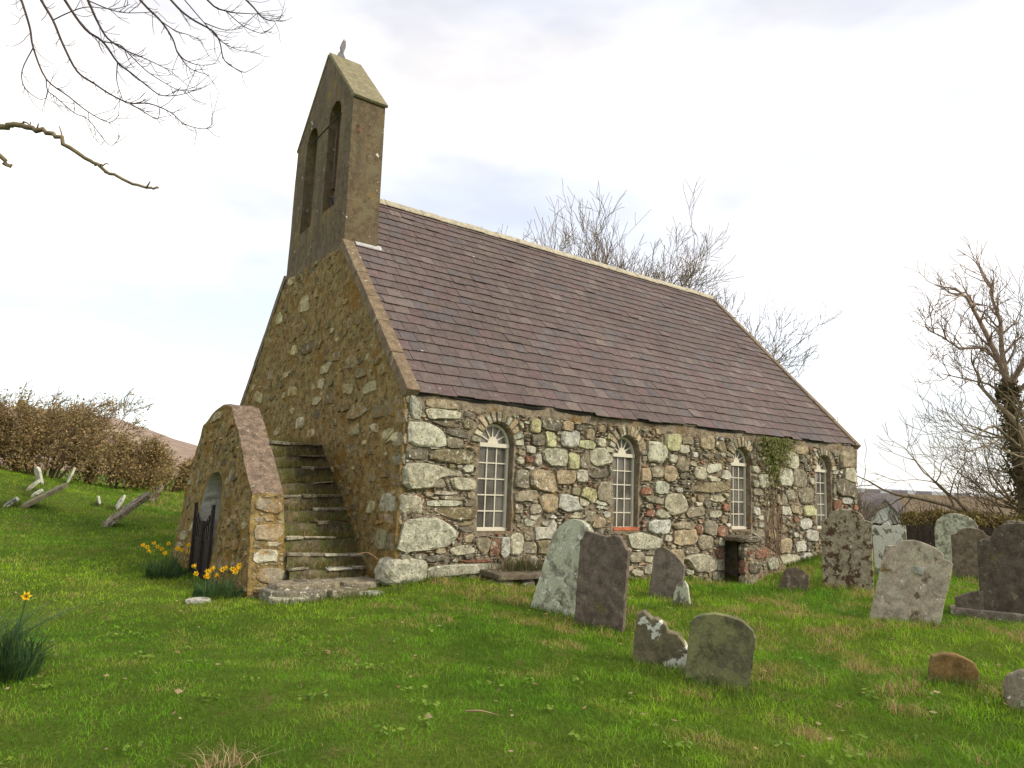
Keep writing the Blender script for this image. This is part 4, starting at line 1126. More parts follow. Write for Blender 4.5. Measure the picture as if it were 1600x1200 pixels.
for pts, t, big in lst:
    cu, cv = np.mean(pts, 0)
    if big:
        vv, ff = stone_geo(pts, dl(cu, cv) + .035, FL, None); mesh('stone', vv, ff, M['stone'], lean, tone(t)); n_ind += 1
    else: stone_geo(pts, dl(cu, cv) + .02, FL, tone(t, .2), lf)
o = lf.build('rubble_fill', M['stone'], lean); o['kind'] = 'stuff'
print('individual wall stones', n_ind)
# ================================================================== GRAVESTONES
def arcpts(u0, u1, v, rise, n=9):
    return [((u0 + u1) / 2 + (u1 - u0) / 2 * -math.cos(math.pi * k / n), v + rise * math.sin(math.pi * k / n)) for k in range(n + 1)]
SH = {
 'round': [(-.5, 0)] + arcpts(-.5, .5, .72, .28, 12) + [(.5, 0)],
 'shouldered': [(-.5, 0), (-.5, .84), (-.44, .86)] + arcpts(-.36, .36, .87, .13, 10) + [(.44, .86), (.5, .84), (.5, 0)],
 'segment': [(-.5, 0), (-.5, .80)] + arcpts(-.48, .48, .80, .20, 10) + [(.5, .78), (.5, 0)],
 'ogee': [(-.5, 0), (-.5, .78), (-.44, .80), (-.38, .80), (-.33, .84), (-.29, .91)] + arcpts(-.25, .25, .93, .07, 8) + [(.29, .91), (.33, .84), (.38, .80), (.44, .80), (.5, .78), (.5, 0)],
 'wavy': [(-.5, 0), (-.5, .93), (-.40, .96), (-.28, .935), (-.20, .95), (-.12, 1.0), (.0, 1.0), (.07, .955), (.18, .945), (.30, .965), (.42, .955), (.5, .95), (.48, .5), (.5, 0)],
 'scrolled': [(-.5, 0), (-.5, .86), (-.44, .90), (-.40, .97), (-.28, .965), (-.10, .95), (.05, .945), (.20, .975), (.32, .97), (.40, .90), (.44, .86), (.5, .84), (.5, 0)],
 'peaked': [(-.5, 0), (-.5, .90), (-.44, .955), (-.25, 1.0), (-.15, .985), (.15, .90), (.5, .72), (.5, 0)],
 'pointed': [(-.5, 0), (-.46, .62), (-.30, .82), (-.12, .95), (.02, 1.0), (.16, .95), (.33, .80), (.47, .58), (.5, 0)],
 'rough': [(-.5, 0), (-.48, .45), (-.36, .78), (-.18, .93), (.02, 1.0), (.14, .9), (.24, .82), (.36, .5), (.5, .2), (.5, 0)],
 'stump': [(-.5, 0), (-.5, .55), (-.44, .82), (-.22, .97), (.05, 1.0), (.26, .90), (.42, .80), (.5, .50), (.48, 0)],
 'lancet': [(-.5, 0), (-.48, .75), (-.34, .90), (-.15, .985), (.02, 1.0), (.18, .97), (.36, .88), (.48, .72), (.5, 0)],
 'fallen': [(-.5, 0), (-.49, .32), (-.43, .86), (-.34, .92), (-.23, .80), (-.18, .82), (-.05, .73), (-.01, .62), (.12, .585), (.21, .44), (.32, .22), (.38, .12), (.48, -.05), (.5, -.5)],
}
def headstone(loc, w, h, th, shape, nang, lean, tilt, mat, col, label, name='gravestone', parent=None, z=None, group=None, sink=.3, jit=.008):
    ol = [(u * w, v * h) for u, v in (SH[shape] if isinstance(shape, str) else shape)]
    o2 = []
    for a_, b_ in zip(ol[:-1], ol[1:]):
        kk = max(1, int(math.hypot(b_[0] - a_[0], b_[1] - a_[1]) / .07))
        o2 += [(a_[0] + (b_[0] - a_[0]) * t_ / kk, a_[1] + (b_[1] - a_[1]) * t_ / kk) for t_ in range(kk)]
    ol = [(u + R_.uniform(-jit, jit) * .7, v + R_.uniform(-jit, jit) * .7) for u, v in o2 + [ol[-1]]]
    ol = [(ol[0][0], -sink)] + ol + [(ol[-1][0], min(-sink, ol[-1][1]))]
    a = math.radians(nang); n_ = Vector((math.cos(a), math.sin(a), 0)); up = Vector((0, 0, 1)); r_ = up.cross(n_)
    q = Matrix.Rotation(math.radians(lean), 3, -n_) @ Matrix.Rotation(math.radians(tilt), 3, r_ * -1)
    r2, u2, n2 = q @ r_, q @ up, q @ n_
    if lean: r2 = Matrix.Rotation(math.radians(lean), 3, n_ * -1) @ r_
    m = len(ol)
    v = [tuple(r2 * u + u2 * vv + n2 * (th / 2)) for u, vv in ol] + [tuple(r2 * u + u2 * vv - n2 * (th / 2)) for u, vv in ol]
    f = [tuple(range(m - 1, -1, -1)), tuple(range(m, 2 * m))] + [(k, (k + 1) % m, m + (k + 1) % m, m + k) for k in range(m)]
    me = bpy.data.meshes.new(name); me.from_pydata(v, [], f)
    bm = bmesh.new(); bm.from_mesh(me)
    es = [e for e in bm.edges if len(e.link_faces) == 2 and any(len(fc.verts) > 4 for fc in e.link_faces)]
    try: bmesh.ops.bevel(bm, geom=es, offset=min(.014, th * .18), segments=2, affect='EDGES', profile=.6, clamp_overlap=True)
    except Exception: pass
    bmesh.ops.recalc_face_normals(bm, faces=bm.faces[:])
    bm.to_mesh(me); bm.free(); setcol(me, col)
    o = link(name, me, mat, parent)
    zz = Gz(*loc) if z is None else z
    o.location = (loc[0], loc[1], zz)
    if label: tag(o, label, 'gravestone', group)
    return o
GS = [
 ((1.16, -2.15), .70, 1.24, .10, 'lancet', 196, 17, 2, 'gcrust', (.30, .29, .21), 'tall pale green lichened gravestone leaning behind the dark slate one'),
 ((1.12, -3.02), .64, 1.15, .075, 'scrolled', 200, 5, -3, 'gslate', (.150, .114, .088), 'tall purple-brown slate gravestone leaning against its pale green neighbour'),
 ((3.66, -1.78), .50, .78, .07, 'peaked', 203, 7, 3, 'gslate', (.185, .150, .115), 'grey-brown gravestone with lopsided peaked top near the church wall'),
 ((3.10, -2.58), .25, .36, .07, 'rough', 210, 8, 0, 'gcrust', (.22, .2, .14), 'tiny rough lichened gravestone in front of the lopsided peaked one'),
 ((.41, -4.74), .68, .55, .10, 'fallen', 212, 0, -8, 'gscroll', (.16, .135, .085), 'broken scroll-topped gravestone with white lichen crusts sunk in the grass'),
 ((.40, -5.27), .55, .60, .085, 'segment', 216, 7, -4, 'gmoss', (.125, .118, .065), 'low mossy olive gravestone with a curved top beside the broken scroll'),
 ((6.27, -2.28), .44, .42, .09, 'stump', 205, 16, 14, 'gslate', (.11, .085, .058), 'small dark leaning gravestone by the lean-to of the church'),
 ((7.90, -2.37), .84, 1.42, .10, 'shouldered', 204, 0, 0, 'gblotch', (.31, .26, .17), 'tall upright gravestone blotched dark red-brown in front of the last window'),
 ((10.5, -1.92), .64, 1.12, .09, 'wavy', 200, -3, 3, 'gwhite', (.20, .19, .13), 'white crusted gravestone with a wavy top behind the leaning buff one'),
 ((4.80, -4.80), .78, 1.06, .085, 'shouldered', 207, 13, 4, 'grave', (.37, .31, .225), 'leaning buff sandstone gravestone with a small pale square patch'),
 ((14.4, -1.60), .92, 1.32, .11, 'round', 200, 0, 0, 'gcrust', (.25, .235, .165), 'round-headed pale lichened gravestone standing nearest the dark fence'),
 ((12.16, -2.79), .74, 1.06, .09, 'shouldered', 200, 0, 0, 'gslate', (.175, .135, .092), 'plain brown shouldered gravestone half hidden by the big dark one'),
 ((17.0, -1.95), .95, 1.22, .09, 'ogee', 198, 2, 0, 'gblotch', (.30, .27, .2), 'pale speckled gravestone with a swept top in front of the hedge'),
 ((2.29, -6.40), .38, .25, .12, 'stump', 212, 3, 0, 'gmoss', (.205, .125, .045), 'low rust-brown rounded gravestone stump alone in the grass'),
 ((1.98, -7.16), .44, .31, .14, 'stump', 205, -4, 5, 'grave', (.24, .20, .14), 'rough grey gravestone stump at the right edge of the lawn'),
 ((-2.55, 9.97), .75, 1.20, .10, 'segment', 182, 0, 49, 'gblotch', (.17, .145, .10), 'long dark gravestone leaning far over on the open lawn'),
 ((-1.93, 13.08), .30, .42, .07, 'pointed', 186, 0, 24, 'gwhite', (.3, .28, .2), 'small white gravestone just behind the leaning dark slab'),
 ((-2.30, 13.54), .16, .26, .06, 'rough', 190, 0, -10, 'gwhite', (.36, .33, .26), 'tiny pale stub of a gravestone behind the leaning dark slab'),
 ((-.65, 15.6), .42, .62, .09, 'round', 184, 0, 27, 'gblotch', (.22, .17, .11), 'brown gravestone with a white top leaning near the porch'),
 ((-4.07, 12.37), .70, 1.02, .10, 'segment', 182, 0, 57, 'gmoss', (.23, .19, .125), 'long brown slab gravestone almost fallen on the grass bank'),
 ((-3.60, 16.4), .34, .52, .07, 'lancet', 200, 0, -16, 'gwhite', (.48, .46, .38), 'white gravestone tipped toward the camera high on the bank'),
 ((-2.75, 18.6), .30, .56, .07, 'pointed', 186, 0, 20, 'gcrust', (.36, .34, .25), 'slim pale gravestone on the bank nearest the hawthorn'),
 ((-3.94, 15.07), .34, .40, .08, 'segment', 184, 0, 42, 'gcrust', (.30, .27, .2), 'small grey leaning gravestone between the white one and the fallen slab'),
 ((-4.46, 12.13), .36, .30, .08, 'segment', 184, 0, 50, 'gwhite', (.12, .12, .09), 'short dark gravestone with white edge at the far left of the bank'),
 ((-3.86, 14.2), .34, .30, .07, 'round', 184, 0, 52, 'gwhite', (.3, .28, .2), 'little pale gravestone lying just above the fallen slab'),
]
for k, (loc, w_, h_, th, sh, na_, le, ti, mt, col, lab) in enumerate(GS):
    headstone(loc, w_, h_, th, sh, na_, le, ti, M[mt], col, lab, group='churchyard gravestones', sink=.3 if sh != 'fallen' else .45)
# big dark headstone on a stepped base with a side wing
mz = Gz(6.75, -5.45)
mon = empty('gravestone', (6.75, -5.50, mz), 'large dark ogee-topped gravestone on a stone base at the right edge', 'gravestone', 'churchyard gravestones')
def hs_part(name, dx, w_, h_, th, sh, z, col, mt='gslate'):
    o = headstone((6.75, -5.50), w_, h_, th, sh, 203, 0, 0, M[mt], col, None, name, None, z=0, sink=.12)
    a = math.radians(203); n_ = Vector((math.cos(a), math.sin(a), 0)); r_ = Vector((0, 0, 1)).cross(n_)
    o.parent = mon; o.location = r_ * dx + Vector((0, 0, z))
    return o
hs_part('slab', 0, 1.02, 1.26, .11, 'ogee', .08, (.098, .076, .056))
hs_part('wing', -.64, .34, .34, .12, [(-.5, 0), (-.5, .6), (-.2, .75), (.3, .95), (.5, 1), (.5, 0)], .05, (.14, .112, .08))
hs_part('plinth', -.15, 1.45, .14, .30, [(-.5, 0), (-.5, 1), (.5, 1), (.5, 0)], -.02, (.20, .16, .125), 'grave')
buff = [o_ for o_ in COL.objects if o_.get('label', '').startswith('leaning buff')][0]
a = math.radians(207); n_ = Vector((math.cos(a), math.sin(a), 0)); r_ = Vector((0, 0, 1)).cross(n_)
v = [n_ * (.085 / 2 + .006 - .05 * (zz_ - .5)) + r_ * uu + Vector((0, 0, zz_)) for uu, zz_ in ((.13, .64), (.24, .62), (.26, .71), (.15, .73))]
o = mesh('lichen_patch', [tuple(p) for p in v] + [tuple(p - n_ * .03) for p in v], BOXF, M['plaster'], None, (.5, .5, .4)); o.parent = buff  # small square of pale lichen on the stone's face
# stone bench against the south wall
bench = empty('stone_bench', (2.0, -.28, -.15), 'low stone slab bench against the wall below the first window', 'bench')
v = [(1.42, -.52, -.02), (2.62, -.50, -.04), (2.60, -.03, -.01), (1.40, -.03, .01), (1.42, -.53, .07), (2.62, -.51, .05), (2.60, -.03, .08), (1.40, -.03, .10)]
o = mesh('slab', v, BOXF, M['gslate'], bench, (.13, .105, .07)); bevel_obj(o, .02, 2)
for (x, wd, t) in ((1.62, .42, 'P'), (2.08, .28, 'D'), (2.42, .3, 'M')):
    boulder('support', (x, -.26, -.17), (wd, .40, .30), M['stone'], tone(t), bench, 4.5, int(x * 10), 2, .05)
# flat stone by the daffodils
boulder('flat_stone', (-2.60, .34, Gz(-2.6, .34) + .015), (.30, .2, .09), M['stone'], tone('W'), None, 3, 5, 2, .1)
tag(bpy.context.scene.objects[-1] if False else [o_ for o_ in COL.objects if o_.name.startswith('flat_stone')][0], 'small flat white stone in the grass before the daffodils', 'stone')

# ================================================================== BARE TREES
def tree_obj(name, loc, label, group=None): return empty(name, (loc[0], loc[1], Gz(*loc)), label, 'tree', group)
BARK = (.21, .155, .10)
def make_tree(loc, h, trunk_r, seed, cfg, label, name='bare_tree', group=None, d0=(0, 0, 1), trunk_frac=.38, col=BARK):
    t = tree_obj(name, loc, label, group); rg = np.random.default_rng(seed)
    z0 = Gz(*loc) - .2; polys = []
    grow(polys, (loc[0], loc[1], z0), d0, h * trunk_frac, trunk_r, 0, rg, cfg)
    tubes('trunk', polys[:1], M['bark'], t, col)
    tubes('crown', polys[1:], M['bark'], t, np.array(col) * 1.05)
    return t
CB = dict(levels=6, up=[.1, .24, .28, .28, .25, .25], wob=.12, taper=.5, rmin=.0095, kids=[8, 4.5, 3.6, 3.2, 3, 2.4], first=.5, ang=.58, ratio=.63)
make_tree((17.0, 15.4), 17.0, .26, 103, CB, 'bare tree behind the church, tallest crown over the ridge', group='bare trees behind the church')
make_tree((19.2, 15.2), 19.0, .24, 105, CB, 'bare tree behind the church, in the middle of the row', group='bare trees behind the church')
make_tree((20.9, 14.4), 18.6, .26, 108, CB, 'bare tree behind the church, spreading out to the right', group='bare trees behind the church', d0=(.02, 0, 1))
make_tree((16.6, 18.0), 18.6, .2, 112, CB, 'slim bare tree behind the church, leftmost over the ridge', group='bare trees behind the church')
make_tree((24.2, 13.6), 16.6, .2, 121, CB, 'lower bare tree showing past the far roof verge', group='bare trees behind the church')
# ivied ash at the right edge
tr_ = tree_obj('bare_tree', (21.3, -1.0), 'tall bare tree with ivy-clad trunk beyond the hedge at right')
rg = np.random.default_rng(31); polys = []
z0 = Gz(21.3, -1.0)
TR = [(21.3, -1.0, z0 - .2), (20.95, -.95, 2.0), (20.73, -.9, 3.3), (20.35, -.87, 4.7), (20.2, -.89, 5.3)]
trk = [(np.array(TR), np.array([.28, .22, .19, .15, .13]), 9)]
LIMB = [([(20.2, -.89, 5.3), (19.83, -.76, 6.07), (19.32, -.56, 7.03), (18.9, -.41, 7.7), (18.6, -.2, 8.0)], .13),
        ([(20.0, -.8, 5.7), (19.57, -.6, 6.2), (18.94, -.12, 6.13), (18.5, .2, 6.5), (18.1, .4, 6.65)], .075),
        ([(20.2, -.89, 5.3), (19.95, -.9, 6.2), (19.85, -.95, 7.0), (19.6, -.85, 7.7), (19.6, -.9, 8.2)], .12),
        ([(20.35, -.87, 4.7), (19.9, -.5, 5.1), (19.21, -.16, 5.2), (18.6, .3, 5.35)], .06),
        ([(20.3, -.9, 5.0), (20.6, -1.5, 6.2), (20.8, -2.2, 7.3), (20.7, -2.6, 8.2)], .13),
        ([(20.3, -.9, 4.6), (20.5, -1.8, 5.6), (20.4, -2.6, 6.2), (20.2, -3.4, 7.4)], .1)]
CL = dict(levels=3, up=[.2, .35, .35, .3], wob=.17, taper=.6, rmin=.008, kids=[4, 4, 3.4, 3], first=.2, ang=.75, ratio=.62)
for P_, r0 in LIMB:
    P_ = np.array(P_); k = len(P_)
    polys.append((P_, np.linspace(r0 * .7, r0 * .22, k), 6))
    for a in range(1, k):
        for _ in range(3 if a > 1 else 2):
            f = R_.random(); q = P_[a - 1] * (1 - f) + P_[a] * f; d = P_[a] - P_[a - 1]; d /= np.linalg.norm(d)
            r_ = rg.normal(0, 1, 3); r_ -= d * (r_ @ d); r_ /= np.linalg.norm(r_)
            grow(polys, q, d * .75 + r_ * .7, R_.uniform(.55, 1.05), r0 * .32, 1, rg, CL)
tubes('trunk', trk, M['bark'], tr_, (.18, .14, .085))
tubes('crown', polys, M['bark'], tr_, (.30, .215, .16))
iv = []
for k in range(3200):
    f = R_.random() ** .8 * 3.6; i_ = int(f); q = np.array(TR[i_]) * (1 - f + i_) + np.array(TR[i_ + 1]) * (f - i_)
    a = R_.uniform(0, 6.28); rr = R_.uniform(.2, .52) * (1.15 - .16 * f); iv.append(q + np.array((math.cos(a) * rr, math.sin(a) * rr, R_.uniform(-.2, .2))))
o = leaves('ivy', np.array(iv), .10, [R_.choice([(.10, .085, .03), (.13, .10, .04), (.08, .085, .025), (.15, .11, .05)]) for _ in iv], M['leaf'], tr_, 5); o['kind'] = 'stuff'
# low spreading tree in front of it
CS = dict(levels=5, up=[.0, .12, .2, .3, .3], wob=.15, taper=.55, rmin=.0075, kids=[8, 4, 3.6, 3, 2.4], first=.25, ang=.85, ratio=.66, wind=(-.16, .12, .05))
make_tree((20.2, -1.7), 9.2, .20, 44, CS, 'low spreading bare thorn tree reaching left over the hedge', name='thorn_tree', d0=(-.15, .1, 1), trunk_frac=.45, col=(.22, .17, .105))
make_tree((23.2, -.6), 6.6, .16, 47, CS, 'bushy bare thorn tree behind the hedge at right', name='thorn_tree', d0=(-.1, .1, 1), trunk_frac=.42, col=(.22, .17, .105))
make_tree((31.5, 9.6), 4.4, .09, 51, dict(CB, levels=4), 'thin bare sapling beyond the church corner', name='bare_tree', trunk_frac=.45)

# windswept hawthorns on the left bank
def thorn(loc, h, wd, seed, nst, label, leafcol, nleaf, wind=(.35, -.05, .05), dens=1.0):
    t = tree_obj('hawthorn_bush', loc, label, 'hawthorns along the bank'); rg = np.random.default_rng(seed); polys = []
    cfg = dict(levels=4, up=[.35, .3, .25, .2, .15], wob=.16, taper=.55, rmin=.009, kids=[6 * dens, 5 * dens, 4, 3], first=.15, ang=.75, ratio=.56, wind=wind)
    z = Gz(*loc); stems = []
    for k in range(nst):
        a = rg.uniform(0, 6.28); p0 = (loc[0] + math.cos(a) * wd * .28 * rg.uniform(.2, 1), loc[1] + math.sin(a) * wd * .25, z - .1)
        n0 = len(polys)
        grow(polys, p0, (math.cos(a) * .6 + .12, math.sin(a) * .5, 1.0), h * rg.uniform(.42, .56), .05, 0, rg, cfg)
        stems.append(polys.pop(n0))
    for st_ in stems: tubes('trunk', [st_], M['bark'], t, (.12, .085, .05))
    tubes('crown', polys, M['bark'], t, (.27, .19, .095), cvar=.35)
    tips = np.concatenate([p[0][1:] for p in polys]); idx = rg.integers(0, len(tips), nleaf)
    low = tips[idx] + rg.normal(0, .10, (nleaf, 3))
    keep = low[:, 2] < z + h * .80
    dn = rg.random(nleaf) < .4; low[:, 2] = np.where(dn, z + (low[:, 2] - z) * rg.uniform(.15, 1, nleaf), low[:, 2])
    low = low[keep]
    cols = np.array(leafcol)[rg.integers(0, len(leafcol), len(low))]
    o = leaves('foliage', low, .085, cols, M['leaf'], t, seed); o['kind'] = 'stuff'
LC = [(.36, .235, .095), (.31, .215, .08), (.42, .28, .13), (.27, .21, .075), (.22, .18, .07)]
thorn((-6.3, 20.0), 3.0, 3.4, 61, 8, 'dark dense hawthorn at the left edge of the bank', [(.22, .15, .07), (.18, .14, .06), (.27, .18, .08)], 9000)
thorn((-3.3, 21.0), 4.1, 3.8, 62, 12, 'tall olive-brown hawthorn with twigs swept to the right', LC, 10000)
thorn((-.9, 21.5), 2.7, 3.2, 63, 9, 'rounded brown hawthorn between the tall one and the porch', LC, 8000)
thorn((1.2, 23.0), 2.1, 2.6, 64, 8, 'low hawthorn beside the porch, rightmost of the row', LC, 7000)
thorn((-8.8, 20.5), 3.0, 3.0, 65, 8, 'dark hawthorn beyond the left end of the row', [(.10, .07, .035), (.08, .07, .03)], 5000)

# overhanging tree: its trunk stands left of the view
ov = tree_obj('overhanging_tree', (-7.6, -3.8), 'bare tree at left whose thin twigs hang over the lawn')
MAIN = [[(-5.22, -2.87, 5.22), (-5.14, -2.9, 5.05), (-5.06, -2.93, 4.83), (-5.02, -2.92, 4.68), (-4.91, -2.96, 4.44), (-4.75, -3.05, 4.31), (-4.61, -3.14, 4.19), (-4.47, -3.22, 4.12), (-4.41, -3.28, 4.18)], [(-4.91, -2.96, 4.44), (-4.89, -2.96, 4.35), (-4.83, -2.99, 4.3), (-4.7, -3.07, 4.18), (-4.6, -3.13, 4.13), (-4.45, -3.21, 3.94), (-4.39, -3.26, 4.0)], [(-5.02, -2.92, 4.68), (-5.07, -2.85, 4.5), (-5.04, -2.85, 4.37), (-4.94, -2.91, 4.28), (-4.89, -2.95, 4.29)], [(-5.15, -3.28, 5.12), (-5.01, -3.34, 4.86), (-4.92, -3.38, 4.71), (-4.84, -3.4, 4.54), (-4.73, -3.45, 4.34), (-4.61, -3.52, 4.25), (-4.51, -3.58, 4.18), (-4.39, -3.66, 4.12), (-4.27, -3.75, 4.12), (-4.13, -3.84, 4.06), (-4.04, -3.89, 3.98), (-3.92, -3.97, 3.95), (-3.87, -4.01, 3.99)], [(-4.39, -3.66, 4.12), (-4.3, -3.72, 4.06), (-4.21, -3.77, 4.01), (-4.2, -3.79, 4.07)], [(-5.02, -3.72, 4.92), (-4.87, -3.78, 4.67), (-4.73, -3.85, 4.47), (-4.62, -3.91, 4.39), (-4.52, -3.96, 4.25), (-4.43, -4.02, 4.17), (-4.33, -4.07, 4.09), (-4.25, -4.12, 4.03), (-4.16, -4.19, 4.03), (-4.08, -4.25, 4.06)], [(-4.62, -3.91, 4.39), (-4.52, -3.98, 4.37), (-4.46, -4.01, 4.31), (-4.35, -4.07, 4.2), (-4.25, -4.13, 4.13), (-4.15, -4.2, 4.07), (-4.06, -4.27, 4.07)], [(-4.52, -3.96, 4.25), (-4.51, -3.95, 4.12), (-4.47, -3.96, 4.01)], [(-4.87, -3.6, 5.07), (-4.73, -3.66, 4.8), (-4.66, -3.68, 4.66), (-4.58, -3.72, 4.53), (-4.47, -3.79, 4.45), (-4.4, -3.83, 4.42), (-4.29, -3.9, 4.37), (-4.18, -3.97, 4.31)], [(-4.67, -3.54, 5.29), (-4.4, -3.67, 4.95), (-4.26, -3.75, 4.8), (-4.17, -3.79, 4.67), (-4.12, -3.81, 4.55), (-4.03, -3.86, 4.49), (-3.95, -3.91, 4.48)], [(-4.12, -3.81, 4.55), (-4.04, -3.85, 4.45), (-3.93, -3.92, 4.41)], [(-4.26, -3.75, 4.8), (-4.16, -3.81, 4.73), (-4.07, -3.87, 4.7), (-3.99, -3.92, 4.66)], [(-4.49, -3.23, 5.63), (-4.16, -3.4, 5.22), (-4.02, -3.47, 5.09), (-3.86, -3.57, 4.99), (-3.8, -3.6, 4.9), (-3.75, -3.61, 4.75), (-3.63, -3.68, 4.67), (-3.59, -3.71, 4.67)], [(-4.07, -3.46, 5.23), (-3.92, -3.54, 5.05), (-3.78, -3.61, 4.9), (-3.66, -3.69, 4.84), (-3.56, -3.76, 4.83)], [(-3.92, -3.54, 5.05), (-3.78, -3.63, 5.0), (-3.67, -3.71, 5.02)], [(-4.2, -3.0, 5.96), (-3.85, -3.17, 5.5), (-3.71, -3.26, 5.41), (-3.57, -3.35, 5.4), (-3.4, -3.48, 5.4)], [(-3.71, -3.26, 5.41), (-3.57, -3.33, 5.29), (-3.44, -3.42, 5.23), (-3.41, -3.44, 5.25)], [(-3.98, -3.14, 5.89), (-3.57, -3.37, 5.51), (-3.45, -3.44, 5.37), (-3.36, -3.5, 5.34), (-3.32, -3.53, 5.36)], [(-4.73, -3.66, 4.8), (-4.59, -3.75, 4.74), (-4.48, -3.83, 4.72), (-4.31, -3.95, 4.74)], [(-4.92, -3.38, 4.71), (-4.82, -3.46, 4.78), (-4.72, -3.54, 4.82), (-4.56, -3.66, 4.81), (-4.47, -3.73, 4.85)]]
LOWB = [[(-5.53, -4.05, 3.29), (-5.27, -4.25, 3.35), (-5.1, -4.38, 3.38), (-5.03, -4.44, 3.4), (-4.92, -4.51, 3.38), (-4.83, -4.57, 3.35), (-4.74, -4.63, 3.27), (-4.63, -4.69, 3.19), (-4.52, -4.76, 3.13), (-4.36, -4.87, 3.06), (-4.31, -4.9, 3.07)], [(-5.02, -4.44, 3.4), (-4.99, -4.47, 3.42), (-4.96, -4.49, 3.42)], [(-4.63, -4.69, 3.19), (-4.59, -4.73, 3.19), (-4.55, -4.75, 3.18)], [(-5.36, -4.19, 3.33), (-5.2, -4.3, 3.31), (-5.08, -4.37, 3.21), (-5.05, -4.38, 3.17), (-5.02, -4.4, 3.16)]]
tz = Gz(-7.6, -3.8)
TK = np.array([(-7.6, -3.8, tz - .2), (-7.5, -3.78, 1.6), (-7.4, -3.75, 3.2), (-7.2, -3.7, 4.8), (-7.0, -3.6, 6.4), (-6.7, -3.5, 7.8)])
tubes('trunk', [(TK, np.array([.24, .2, .17, .14, .11, .07]), 9)], M['bark'], ov, (.16, .13, .08))
polys = []; rg = np.random.default_rng(71)
def smooth_line(P_, k=4):
    P_ = np.array(P_, float); out = []
    n = len(P_)
    for a in range(n - 1):
        p0, p1, p2, p3 = P_[max(a - 1, 0)], P_[a], P_[a + 1], P_[min(a + 2, n - 1)]
        for t in range(k):
            f = t / k; out.append(.5 * ((2 * p1) + (p2 - p0) * f + (2 * p0 - 5 * p1 + 4 * p2 - p3) * f * f + (3 * p1 - p0 - 3 * p2 + p3) * f ** 3))
    return np.array(out + [P_[-1]])
first = set()
for bi, line in enumerate(MAIN):
    P_ = smooth_line(line); n = len(P_)
    thick = bi in (0, 3, 5, 8, 9, 12, 15, 17)
    r0 = .0105 if thick else .0048
    rr = np.linspace(r0, .0022, n)
    polys.append((P_, rr, 5))
    if thick:
        s_ = np.array(line[0]); a0 = TK[3] * .4 + TK[4] * .6 + rg.normal(0, .15, 3)
        mid = (a0 + s_) / 2 + np.array((0, .0, .9 + rg.uniform(0, .4)))
        polys.append((smooth_line([a0, mid, s_ + np.array((-.05, 0, .12)), s_], 5), np.linspace(.03, r0, 16), 6))
    for a in range(2, n):
        if rg.random() < (.62 if n > 12 else .5):
            d = P_[a] - P_[a - 1]; d /= np.linalg.norm(d) + 1e-9
            r_ = rg.normal(0, 1, 3); r_ -= d * (r_ @ d); r_ /= np.linalg.norm(r_)
            nd_ = d * .8 + r_ * .75; L_ = rg.uniform(.05, .26)
            q = [P_[a]]; dd = nd_ / np.linalg.norm(nd_)
            for s in range(5):
                dd = dd + np.array((.03, -.02, .12 * (s - 1))) + rg.normal(0, .12, 3); dd /= np.linalg.norm(dd); q.append(q[-1] + dd * L_ / 5)
            polys.append((np.array(q), np.linspace(.0028, .0016, 6), 3))
            if rg.random() < .5:
                q2 = [q[2]]; dd = dd + rg.normal(0, .5, 3); dd /= np.linalg.norm(dd)
                for s in range(3): dd = dd + np.array((0, 0, .1)); dd /= np.linalg.norm(dd); q2.append(q2[-1] + dd * L_ / 6)
                polys.append((np.array(q2), np.linspace(.002, .0014, 4), 3))
tubes('hanging_twigs', polys, M['bark'], ov, (.085, .06, .05), cvar=.3)
lp = []
for bi, line in enumerate(LOWB):
    P_ = smooth_line(line); n = len(P_); P_ = P_ + rg.normal(0, .006, P_.shape)
    if bi == 0:
        for a in range(6, n, 5):
            d = rg.normal(0, 1, 3); d[2] = abs(d[2]) * .6; d /= np.linalg.norm(d); L_ = rg.uniform(.03, .12)
            lp.append((np.array([P_[a], P_[a] + d * L_ * .5, P_[a] + d * L_ + rg.normal(0, .01, 3)]), np.array([.006, .0045, .003]), 5))
    lp.append((P_, np.linspace(.021, .006, n) if bi == 0 else (np.linspace(.02, .007, n) if bi == 3 else np.linspace(.006, .003, n)), 7))
a0 = (TK[2] + TK[3]) / 2
lp.append((smooth_line([a0, (a0 + np.array(LOWB[0][0])) / 2 + np.array((0, 0, .15)), LOWB[0][0]]), np.linspace(.05, .021, 9), 7))
tubes('bough', lp, M['bark'], ov, (.20, .155, .085))

# ================================================================== HEDGE, FENCE, HOUSES
hg = empty('hedge', (20.0, -1.2, -.4), 'clipped brown-green hedge across the right side of the churchyard', 'hedge')
A_, B_ = np.array((18.6, 1.7)), np.array((23.2, -7.0)); rg = np.random.default_rng(81)
nl = 26000
t = rg.random(nl); off = rg.normal(0, .33, nl).clip(-.75, .75)
nrm = np.array((B_ - A_)[::-1]) * np.array((1, -1)); nrm = nrm / np.linalg.norm(nrm)
pz = rg.random(nl) ** .75
px_ = A_[0] + (B_[0] - A_[0]) * t + nrm[0] * off; py_ = A_[1] + (B_[1] - A_[1]) * t + nrm[1] * off
topz = 1.25 + .22 * (vnoise(t * 40, t * 0, .5, 3, 3) - .5) + .25 * t - .35 * (off / .75) ** 2
zz = G(px_, py_) + pz * topz
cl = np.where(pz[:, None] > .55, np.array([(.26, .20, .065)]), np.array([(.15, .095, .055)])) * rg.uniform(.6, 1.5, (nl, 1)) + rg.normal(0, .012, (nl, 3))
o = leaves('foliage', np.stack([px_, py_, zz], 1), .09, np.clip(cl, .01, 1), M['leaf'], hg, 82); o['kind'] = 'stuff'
polys = []
